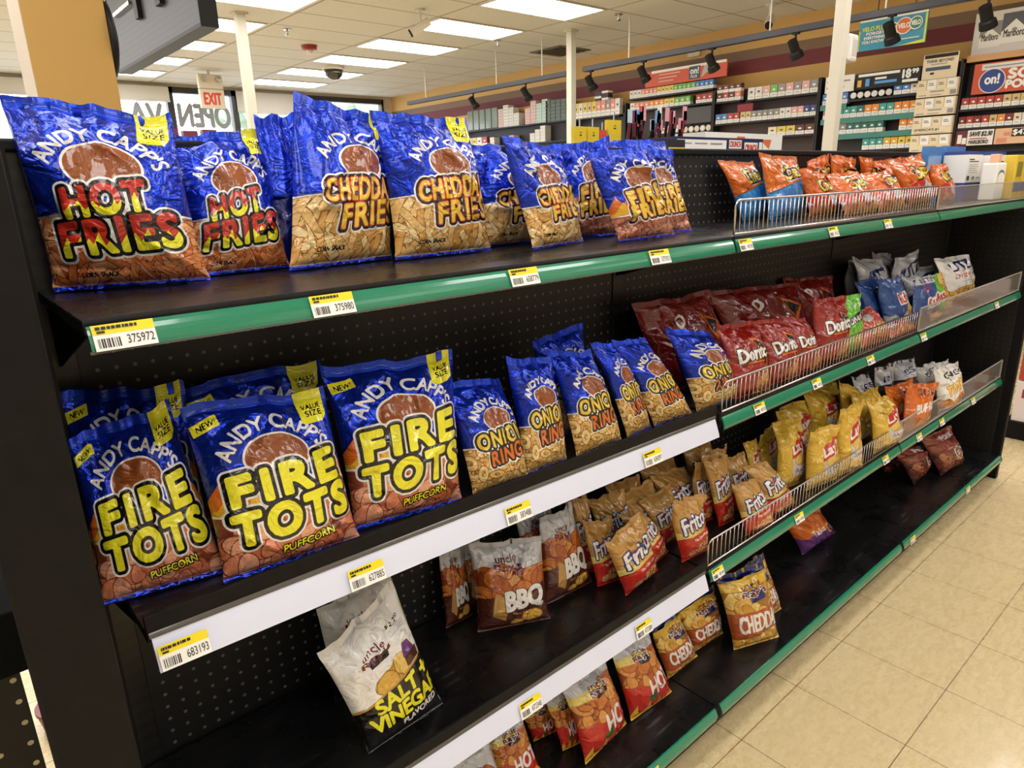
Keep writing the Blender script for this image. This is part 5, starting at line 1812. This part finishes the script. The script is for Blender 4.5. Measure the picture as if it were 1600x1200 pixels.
# ------------------------------------------------------------------ track lights
TRK = mat('track_grey', '262428', 0.4)
for k, (ya, yb, lb) in enumerate(((0.4, 4.98, 'long grey lighting track at upper right'), (5.25, 8.8, 'farther grey lighting track beyond the centre post'))):
    t = thing('light_track', (5.08, (ya + yb) / 2, 2.73), lb, 'track', 'lighting tracks')
    MB().box(5.05, 5.11, ya, yb, 2.70 - 0.01 * k, 2.755 - 0.01 * k, TRK, 0.004).build('rail', t)
    for y in ((1.6, 2.62, 4.3) if k == 0 else (5.7, 6.6, 8.3)):
        MB().tube([(5.08, y, 2.745), (5.08, y, H)], 0.007, WHITE, 8).build('rod', t)
hp = None
ords = ['nearest, at right photo edge', 'second from the right edge, over the hanging blue sign', 'third from the right edge', 'fourth from the right edge', 'fifth from the right edge', 'just left of the centre post', 'second left of the centre post', 'farthest, beyond the blue bags']
ords = ['track spotlight nearest the right photo edge', 'track spotlight in front of the hanging blue sign', 'track spotlight left of the right white post', 'track spotlight before the orange sign, right end', 'track spotlight before the orange sign, left end', 'track spotlight just right of the centre white post', 'track spotlight second left of the centre white post', 'farthest track spotlight above the blue bags']
for k, y in enumerate((0.86, 1.54, 2.36, 3.23, 4.09, 4.87, 6.01, 7.12)):
    t = thing('track_spotlight', (5.08, y, 2.70), 'black ' + ords[k], 'spotlight', 'track spotlights')
    if hp is None:
        a = MB().tube([(0, 0, 0.0), (0, 0, -0.10)], 0.011, DARK, 8).box(-0.02, 0.02, -0.03, 0.03, -0.012, 0.0, DARK)
        p0 = a.build('stem', t)
        d = Vector((0.5, -0.1, -0.75)).normalized()
        c = Vector((-0.02, 0, -0.11))
        h_ = MB().tube([c - d * 0.06, c - d * 0.055, c + d * 0.05, c + d * 0.06, c + d * 0.11, c + d * 0.115], [0.03, 0.042, 0.042, 0.056, 0.062, 0.05], DARK, 16)
        p1 = h_.build('lamp_head', t)
        for q in (p0, p1):
            q.location = (0, 0, 0)
        hp = (p0, p1)
    else:
        for q in hp:
            c_ = q.copy()
            c_.parent = t
            COL.objects.link(c_)

# ------------------------------------------------------------------ tobacco wall
CAB = mat('dark_display_cabinet', '1a1514', 0.5)
BRN = mat('brown_slat_wall', '3a2622', 0.55)
TEAL = mat('teal_strip', '3f7f78', 0.4)
def unit(y0, y1, zt, m, label):
    t = thing('display_cabinet', (6.5, (y0 + y1) / 2, 0), label, 'cabinet', 'tobacco display cabinets')
    MB().box(6.50, 6.615, y0, y1, 0.0, zt, m).build('back_panel', t)
    for y in (y0, y1 - 0.015):
        MB().box(6.36, 6.50, y, y + 0.015, 0.0, zt, CAB).build('side_panel', t)
    MB().box(6.36, 6.50, y0 + 0.015, y1 - 0.015, 0.0, 1.05, CAB).build('base', t)
    return t
U1 = unit(0.2, 1.37, 2.42, CAB, 'dark cabinet of red topped packs at right photo edge')
U2 = unit(1.375, 2.72, 2.46, CAB, 'dark cabinet with teal and orange packs behind the right post')
U3 = unit(2.725, 4.03, 2.46, BRN, 'brown cabinet left of the right white post')
U4 = unit(4.035, 5.42, 2.46, BRN, 'brown cabinet under the orange sign')
U5 = unit(5.425, 6.46, 2.34, CAB, 'dark cabinet right beside the centre white post')
U6 = unit(6.465, 9.3, 2.34, CAB, 'low dark cabinet stacked with pale cartons left of the centre post')
def board(u, y0, y1, z, strip=None):
    b = MB().box(6.37, 6.50, y0, y1, z - 0.02, z, CAB)
    o = b.build('shelf_board', u)
    if strip:
        MB().box(6.362, 6.37, y0, y1, z - 0.055, z, strip).build('price_strip', u)
PC = {'white': 'd9d6d0', 'salmon': 'd98a72', 'yellow': 'd9c04a', 'green': '6fae4f', 'blue': '4a7ec2', 'red': 'a93a34', 'maroon': '7a2a2e', 'tan': 'c9b07a', 'orange': 'e08a35', 'teal': '3f9a94', 'deep teal': '2f6a62', 'grey': '8d8a86', 'pink': 'd9a3a0', 'gold': 'd9a838', 'brown': '5a2f26', 'cream': 'e0d2b4', 'navy': '33417a'}
PACK = {}
def pack(col, w, h, d=0.07, cap=False):
    k = (col, round(w, 3), round(h, 3))
    if k not in PACK:
        m = mat('pack_' + col.replace(' ', '_'), PC[col], 0.35)
        b = MB().box(0, d, -w / 2, w / 2, 0, h * 0.38, PAPER).box(0, d, -w / 2, w / 2, h * 0.38, h, m)
        f = Flat().plane((-0.0003, w / 2, 0), (0, -1, 0), (0, 0, 1))
        f.ell(w * 0.5, h * 0.62, w * 0.2, h * 0.09, mat('pack_print', '4a4a4e', 0.5) if col in ('white', 'cream', 'tan', 'yellow') else PAPER)
        f.rect(w * 0.2, h * 0.2, w * 0.8, h * 0.24, GREYT)
        nb = len(b.v)
        for fc, q in zip(f.f, f.mi):
            b.add([f.v[i] for i in fc], [tuple(range(len(fc)))], f.mats[q])
        me_o = b.build('cigarette_pack')
        PACK[k] = me_o.data
        bpy.data.objects.remove(me_o)
    return PACK[k]
def row(u, y0, y1, z, h, cols, where, fill=0.92, strip=None, shelf=True, grp=None):
    """packs from y0 (left in the photo) to y1"""
    n_ = len(cols)
    w = (y0 - y1) / n_
    if shelf:
        board(u, y1 - 0.004, y0 + 0.004, z, strip)
    for i, c in enumerate(cols):
        if c is None:
            continue
        o = bpy.data.objects.new('cigarette_pack', pack(c, w * fill, h))
        o.location = (6.385, y0 - w * (i + 0.5), z + 0.0005)
        COL.objects.link(o)
        tag(o, '%s and white pack %s' % (c, where), 'cigarette pack', '%s packs %s' % (c, where))
row(U1, 1.35, 0.35, 2.015, 0.10, ['red'] * 5 + ['tan'] * 3 + ['gold', 'tan', 'white', 'white', 'tan', 'green', 'green'], 'on the upper shelf under the orange pouch sign')
row(U1, 1.35, 0.35, 1.85, 0.10, ['maroon', 'red', 'maroon', 'red', 'tan', 'orange', 'maroon', 'cream', 'white', 'red', 'red', 'gold', 'green', 'green', 'white', 'white'], 'on the shelf above the SAVE card')
row(U2, 2.69, 2.42, 2.175, 0.11, ['blue', 'white', 'blue', 'blue'], 'on the top shelf at the right white post', strip=TEAL)
row(U2, 1.97, 1.74, 2.21, 0.10, ['blue', 'blue', 'cream'], 'on the top shelf under the digital price sign', shelf=False)
row(U2, 2.67, 1.73, 2.03, 0.11, ['grey', 'teal', 'teal', 'teal', 'teal', 'deep teal', 'orange', 'orange', 'teal', 'teal', 'orange', 'orange', 'orange'], 'in the second row right of the white post', strip=TEAL)
row(U2, 2.55, 1.73, 1.87, 0.11, ['grey', 'grey', 'deep teal', 'deep teal', 'deep teal', 'deep teal', 'deep teal', None, None, 'orange', 'orange'], 'in the third row right of the white post', strip=TEAL)
row(U2, 2.22, 1.73, 1.70, 0.11, ['teal', 'teal', 'teal', 'gold', 'gold', 'yellow', 'yellow'], 'in the lowest row left of the cream display')
board(U2, 1.74, 2.41, 2.205)
LID = mat('tin_lid', 'c9c7c4', 0.3, metal=0.6)
for i in range(6):
    y = 2.37 - 0.07 * i
    t = thing('pouch_tin', (6.40, y, 2.215), 'round pouch tin with pale lid under the digital price sign', 'tin', 'round tins under the price sign')
    MB().lathe((6.40, y, 2.245), [(0.03, 0.0), (0.03, 0.02)], LID if i % 2 else PAPER, 18, 'x').build('lid', t)
    MB().lathe((6.42, y, 2.245), [(0.029, 0.0), (0.029, 0.03)], DARK, 18, 'x').build('can', t)
row(U4, 5.36, 4.06, 2.505, 0.10, ['white'] * 3 + ['salmon'] * 4 + ['yellow'] * 4 + ['green'] * 5 + ['blue'] * 4, 'on the top shelf below the orange sign')
row(U4, 5.35, 4.06, 2.35, 0.10, ['white', 'salmon', 'salmon', 'salmon', 'orange', 'orange', 'orange', 'yellow', 'yellow', 'green', 'green', 'green', None, 'red', 'red', 'red'], 'on the second shelf below the orange sign')
row(U3, 4.005, 3.68, 2.335, 0.10, ['brown', 'red', 'brown', 'salmon'], 'in the lower row of dark jars left of the post')
row(U3, 4.005, 3.68, 2.436, 0.085, ['brown', 'maroon', 'brown', 'brown'], 'stacked on the dark jars left of the post', shelf=False)
row(U3, 3.59, 2.75, 2.32, 0.13, ['white', 'white', 'pink', 'green', 'grey', 'pink', 'grey', 'pink', 'grey'], 'on the high shelf left of the right white post')
row(U3, 4.005, 3.68, 2.085, 0.11, ['blue', 'blue', 'red', 'red'], 'in the middle row beside the grey panel')
row(U3, 3.67, 2.75, 2.085, 0.11, ['tan', 'tan', 'grey', 'grey', 'grey', 'grey', 'grey', 'white', 'white', 'pink', 'pink', 'navy', 'navy'], 'in the middle row left of the right white post')
row(U3, 3.3, 2.75, 1.90, 0.10, ['cream', 'yellow', 'yellow', 'brown', 'brown'], 'in the low row left of the right white post')
row(U4, 4.9, 4.55, 2.03, 0.09, ['white', 'red', 'white', 'white'], 'in the low row behind the incense sticks')
for i in range(5):
    y = 4.45 - 0.085 * i
    t = thing('pouch_tin', (6.40, y, 2.02), 'round gold and white tin in the low row beside the incense sticks', 'tin', 'round tins beside the incense sticks')
    MB().lathe((6.40, y, 2.055), [(0.036, 0.0), (0.036, 0.02)], PAPER if i % 2 else mat('pack_cream', PC['cream'], 0.35), 18, 'x').build('lid', t)
    MB().lathe((6.42, y, 2.055), [(0.035, 0.0), (0.035, 0.03)], DARK, 18, 'x').build('can', t)
board(U4, 4.05, 4.55, 2.018)
b = MB().box(6.40, 6.49, 4.08, 4.46, 2.12, 2.31, mat('grey_panel', '4f4d50', 0.5), 0.004)
tag(b.build('blank_panel'), 'blank grey panel under the second shelf of small packs', 'panel')
b = MB().box(6.385, 6.40, 3.51, 3.71, 2.20, 2.28, mat('red_card', '8e2430', 0.5))
tag(b.build('card_sign'), 'small red card standing above the middle row of packs', 'card')
row(U5, 6.40, 5.53, 2.33, 0.21, ['yellow', 'white', 'yellow', 'tan', 'yellow', 'salmon', 'salmon', 'grey', 'salmon', 'white'], 'on the tall rack right beside the centre post')
for i in range(8):
    o = MB().box(6.38, 6.48, 5.74 + 0.13 * (i % 2), 5.86 + 0.13 * (i % 2), 2.541 + 0.03 * (i // 2), 2.569 + 0.03 * (i // 2), mat('dark_carton', '3a3440', 0.5) if i % 3 else PAPER).build('cigarette_carton')
    tag(o, 'small carton in the little stack on top of the tall rack', 'carton', 'small cartons on the tall rack')
# stacked cartons left of the centre post
cm = [mat('carton_' + c, h_, 0.45) for c, h_ in (('white', 'dcdad6'), ('rose', 'd8b7b2'), ('mint', 'bcd3cb'))]
board(U6, 6.5, 9.25, 2.34)
board(U6, 6.5, 9.25, 2.06)
for j, (y, mi_, nz) in enumerate(((8.06, 1, 6), (7.93, 0, 7), (7.80, 0, 6), (7.67, 0, 4), (7.40, 1, 5), (7.27, 1, 7), (7.14, 2, 6), (7.01, 2, 7))):
    for k in range(nz):
        o = MB().box(6.37, 6.495, y - 0.06, y + 0.06, 2.341 + 0.047 * k, 2.386 + 0.047 * k, cm[mi_])
        f = Flat().plane((6.3695, y + 0.06, 2.341 + 0.047 * k), (0, -1, 0), (0, 0, 1)).rect(0.02, 0.018, 0.10, 0.026, GREYT)
        o.add(f.v, f.f, GREYT)
        tag(o.build('cigarette_carton'), '%s cigarette carton, %s column of the stacks left of the centre post' % (('rose', 'white', 'mint')[(1, 0, 2).index(mi_)] if False else ('white', 'rose', 'mint')[mi_], ['leftmost', 'second', 'third', 'fourth', 'fifth', 'sixth', 'seventh', 'rightmost'][j]), 'carton', 'cartons in column %d' % (j + 1))
for k in range(5):
    y = 6.94 - 0.11 * k
    for q in range(6):
        o = MB().box(6.37, 6.495, y - 0.05, y + 0.05, 2.341 + 0.05 * q, 2.388 + 0.05 * q, mat('carton_dark_green', '59635c', 0.45))
        tag(o.build('cigarette_carton'), 'dark green carton in the stack touching the centre post', 'carton', 'dark green cartons')
for j, (y, nz) in enumerate(((7.30, 3), (7.18, 4), (7.06, 5), (7.8, 3), (8.3, 3))):
    for k in range(nz):
        o = MB().box(6.37, 6.495, y - 0.055, y + 0.055, 2.061 + 0.047 * k, 2.106 + 0.047 * k, cm[0 if j != 3 else 1])
        tag(o.build('cigarette_carton'), 'pale carton in the lower stacks left of the centre post', 'carton', 'lower pale cartons')
for k in range(5):
    y = 8.88 - 0.165 * k
    o = MB().box(6.37, 6.5, y - 0.075, y + 0.075, 2.341, 2.66, mat('dim_translucent_pack', ('6d7a6c', '59524f')[k > 2], 0.25, coat=0.6), 0.01)
    tag(o.build('hanging_pack'), ('greenish clear pack in the far left group of the tobacco wall' if k <= 2 else 'dark clear pack beside the pale carton stacks'), 'pack', 'clear packs')
row(U6, 9.02, 8.45, 2.062, 0.16, ['white', 'yellow', 'white', 'red'], 'in the low far left row of the tobacco wall', shelf=False)

# cream vapour displays
CREAM = mat('cream_card', 'e3d3b2', 0.5)
for j, z in enumerate((2.15, 1.985, 1.815, 1.65)):
    t = thing('vapor_display', (6.3, 1.55, z), 'cream display tray with small cards, %s of four right of the orange packs' % ['topmost', 'second', 'third', 'lowest'][j], 'display', 'cream display trays')
    MB().box(6.31, 6.36, 1.375, 1.725, z, z + 0.155, CREAM, 0.003).build('tray', t)
    f = Flat().plane((6.309, 1.725, z), (0, -1, 0), (0, 0, 1))
    if j == 2:
        f.bold("AMERICA'S #1", 0.02, 0.025, 0.24, 0.05, INK, 0.03)
        f.rect(0.02, 0.008, 0.30, 0.012, GREYT)
    else:
        f.rect(0.12, 0.04, 0.24, 0.052, GREYT).rect(0.29, 0.01, 0.34, 0.05, GREYT)
        f.rect(0.02, 0.012, 0.09, 0.02, GREYT).rect(0.12, 0.012, 0.22, 0.018, GREYT)
    f.build('printed_front', t)
    for k in range(4):
        y = 1.725 - 0.0855 * k
        c = Flat().plane((6.304, y - 0.004, z + 0.065), (0, -1, 0), (0, 0, 1))
        c.slab(0.078, 0.085, 0.004, PAPER if k % 2 else CREAM)
        c.rect(0.012, 0.05, 0.05, 0.056, INK).rect(0.012, 0.036, 0.058, 0.042, INK)
        c.build('card', t)
# signs along the tobacco wall (each a flat printed board)
def board_sign(name, x, y0, y1, z0, z1, m, label, t=0.02):
    f = Flat().plane((x, y0, z0), (0, -1, 0), (0, 0, 1))
    f.step = 0.0012
    f.slab(y0 - y1, z1 - z0, t, m)
    f.W, f.Hh = y0 - y1, z1 - z0
    f.done = lambda: tag(f.build(name), label, 'sign')
    return f
VB = mat('sign_blue', '2f8fae', 0.35)
VY = mat('sign_lime', 'c9d94a', 0.4)
f = board_sign('hanging_sign', 6.0, 2.20, 1.60, 2.60, 2.90, VB, 'bright blue hanging sign with three circles at upper right')
W_, H_ = f.W, f.Hh
f.rect(0, H_ * 0.84, W_, H_, PAPER)  # white strip paints the frame's top edge as lit
f.rect(W_ * 0.97, 0, W_, H_ * 0.82, VY).rect(0, 0, W_ * 0.02, H_ * 0.6, VY)
f.poly([(W_ * 0.6, 0), (W_, 0), (W_, H_ * 0.10)], VY)
f.bold('VELO PLUS', W_ * 0.05, H_ * 0.56, W_ * 0.42, H_ * 0.68, VY, 0.06)
for i, s_ in enumerate(('FORGET', 'EVERYTHING', 'YOU KNOW')):
    f.bold(s_, W_ * (0.12 - 0.03 * i), H_ * (0.44 - 0.12 * i), W_ * 0.40, H_ * (0.52 - 0.12 * i), PAPER, 0.05)
for cx, cy, rr, cc in ((0.52, 0.52, 0.15, '2a4f63'), (0.68, 0.55, 0.21, 'd8662c'), (0.85, 0.58, 0.16, '2f8068')):
    f.ell(W_ * cx, H_ * cy, H_ * (rr + 0.03), H_ * (rr + 0.03), PAPER)
    f.ell(W_ * cx, H_ * cy, H_ * rr, H_ * rr, mat('disc_' + cc, cc, 0.4))
    f.bold('VELO', W_ * cx - H_ * rr * 0.8, H_ * (cy - 0.06), W_ * cx + H_ * rr * 0.8, H_ * (cy + 0.07), PAPER, 0.06)
f.rect(W_ * 0.6, H_ * 0.16, W_ * 0.92, H_ * 0.19, PAPER)
f.done()
t = thing('sign_wire', (6.01, 1.9, H), 'thin wires holding the bright blue hanging sign', 'wire')
for y in (1.72, 2.05):
    MB().tube([(6.01, y, 2.90), (6.01, y, H)], 0.004, DARK, 6).build('strand', t)
f = board_sign('poster', 6.48, 1.36, 0.45, 2.49, 2.84, mat('poster_white', 'dcd9d4', 0.5), 'white poster showing three cigarette packs at right photo edge')
for i, (c, x0, h0) in enumerate((('8d8a88', 0.05, 0.62), ('5a5862', 0.22, 0.76), ('8e2f34', 0.42, 0.90), ('b9b4ac', 0.66, 0.9))):
    w = 0.17 + 0.03 * i
    hh = 0.35 * h0
    f.rect(x0, 0.05 + 0.015 * i, x0 + w, 0.05 + hh, mat('poster_' + c, c, 0.5))
    f.poly([(x0, 0.05 + 0.015 * i), (x0 + w, 0.05 + 0.015 * i), (x0 + w, hh * 0.62), (x0 + w / 2, hh * 0.98), (x0, hh * 0.62)], PAPER)
    f.bold('Marlboro', x0 + 0.02, 0.11 + 0.01 * i, x0 + w - 0.02, 0.165 + 0.015 * i, INK, 0.02)
    f.ell(x0 + w / 2, hh * 0.66, 0.02, 0.015, GREYT)
f.done()
b = MB().box(6.40, 6.615, 0.2, 1.36, 2.425, 2.48, mat('tan_ledge', 'c99a6a', 0.6))
tag(b.build('ledge'), 'tan ledge between the pack poster and the orange pouch sign', 'ledge')
ORS = mat('sign_orange', 'c9512f', 0.4)
ONB = mat('sign_deep_blue', '23428a', 0.4)
f = board_sign('poster', 6.40, 1.285, 0.4, 2.14, 2.40, ORS, 'orange pouch sign with a blue circle at right photo edge')
f.rect(0.06, 0.20, 0.885, 0.25, mat('poster_white', 'dcd9d4', 0.5)).rect(0.08, 0.22, 0.5, 0.23, GREYT)
f.ell(0.155, 0.105, 0.105, 0.105, PAPER).ell(0.155, 0.105, 0.098, 0.098, ONB)
f.bold('on!', 0.10, 0.08, 0.21, 0.16, PAPER, 0.05)
f.bold('SO', 0.28, 0.11, 0.46, 0.19, PAPER, 0.09)
f.bold('POU', 0.27, 0.03, 0.46, 0.095, PAPER, 0.09)
f.done()
f = board_sign('poster', 6.36, 5.08, 3.87, 2.615, 2.80, ORS, 'long orange sign with blue square above the small packs')
f.rect(0.1, 0.155, 1.2, 0.185, PAPER)
f.rect(0.68, 0.02, 0.84, 0.165, mat('sign_slate', '2f4a66', 0.4))
f.bold('on!', 0.70, 0.08, 0.82, 0.15, PAPER, 0.05)
f.bold('PLUS', 0.71, 0.035, 0.80, 0.065, PAPER, 0.03)
for i in range(3):
    f.rect(0.22, 0.12 - 0.04 * i, 0.55 - 0.05 * i, 0.133 - 0.04 * i, mat('sign_pale', 'dfb0a0', 0.5))
f.poly([(0.86, 0.02), (1.06, 0.15), (0.9, 0.155)], mat('poster_b9b4ac', 'b9b4ac', 0.5))
f.done()
f = board_sign('price_board', 6.36, 2.34, 1.73, 2.295, 2.445, INK, 'black digital price board reading 18.99 beside the right post')
f.rect(0.02, 0.115, 0.42, 0.14, PAPER)
f.bold('18', 0.45, 0.06, 0.52, 0.135, PAPER, 0.08)
f.bold('99', 0.535, 0.095, 0.59, 0.135, PAPER, 0.08)
f.rect(0.45, 0.02, 0.59, 0.045, PAPER)
f.rect(0.19, 0.075, 0.30, 0.095, PAPER).rect(0.19, 0.035, 0.40, 0.06, mat('sign_sky', '5a9ad8', 0.4))
f.rect(0.02, 0.02, 0.06, 0.085, mat('pack_gold', PC['gold'], 0.35)).rect(0.10, 0.02, 0.14, 0.09, mat('sign_sky', '5a9ad8', 0.4))
f.done()
f = board_sign('poster', 6.36, 2.66, 2.36, 2.29, 2.45, PAPER, 'small white sign crossed by the right white post')
f.rect(0.02, 0.10, 0.26, 0.115, GREYT).rect(0.02, 0.04, 0.2, 0.06, INK)
f.done()
f = board_sign('poster', 6.34, 1.71, 1.41, 2.31, 2.53, CREAM, 'cream THINK BEYOND card above the cream display trays', 0.004)
f.rect(0.01, 0.185, 0.29, 0.215, INK)
f.bold('THINK BEYOND', 0.03, 0.145, 0.26, 0.17, INK, 0.02)
f.rect(0.07, 0.125, 0.21, 0.133, GREYT)
f.rect(0.03, 0.075, 0.24, 0.105, mat('sign_slate', '2f4a66', 0.4)).ell(0.09, 0.05, 0.02, 0.01, INK)
f.done()
f = board_sign('poster', 6.37, 1.35, 1.04, 1.69, 1.825, PAPER, 'white and maroon card reading SAVE 2.30 at the right', 0.004)
f.rect(0, 0, 0.10, 0.135, mat('maroon_card', '6a2438', 0.6))
f.rect(0.02, 0.02, 0.055, 0.10, PAPER).rect(0.06, 0.015, 0.095, 0.07, PAPER)
f.bold("SAVE $2.30", 0.115, 0.075, 0.295, 0.12, INK, 0.04, 0.15)
f.rect(0.12, 0.055, 0.26, 0.063, mat('pack_red', PC['red'], 0.35))
f.bold('MARLBORO', 0.12, 0.012, 0.275, 0.045, INK, 0.04)
f.done()
f = board_sign('poster', 6.37, 1.03, 0.6, 1.69, 1.825, mat('peach_card', 'e0b491', 0.5), 'peach card with a black 475 price at the right edge', 0.004)
f.rect(0.13, 0.06, 0.40, 0.13, INK)
f.bold('$475', 0.14, 0.07, 0.28, 0.12, PAPER, 0.05)
f.rect(0.02, 0.01, 0.10, 0.05, mat('pack_salmon', PC['salmon'], 0.35)).rect(0.07, 0.07, 0.12, 0.10, mat('pack_salmon', PC['salmon'], 0.35))
f.done()
t = thing('alarm_box', (6.6, 3.9, 2.98), 'small cream box on the striped wall near the ceiling', 'box')
MB().box(6.585, 6.62, 4.42, 4.60, 2.93, 3.06, CRM, 0.004).build('case', t)
MB().lathe((6.585, 4.51, 2.995), [(0.03, 0.0), (0.025, -0.008)], WHITE, 14, 'x').build('lens', t)
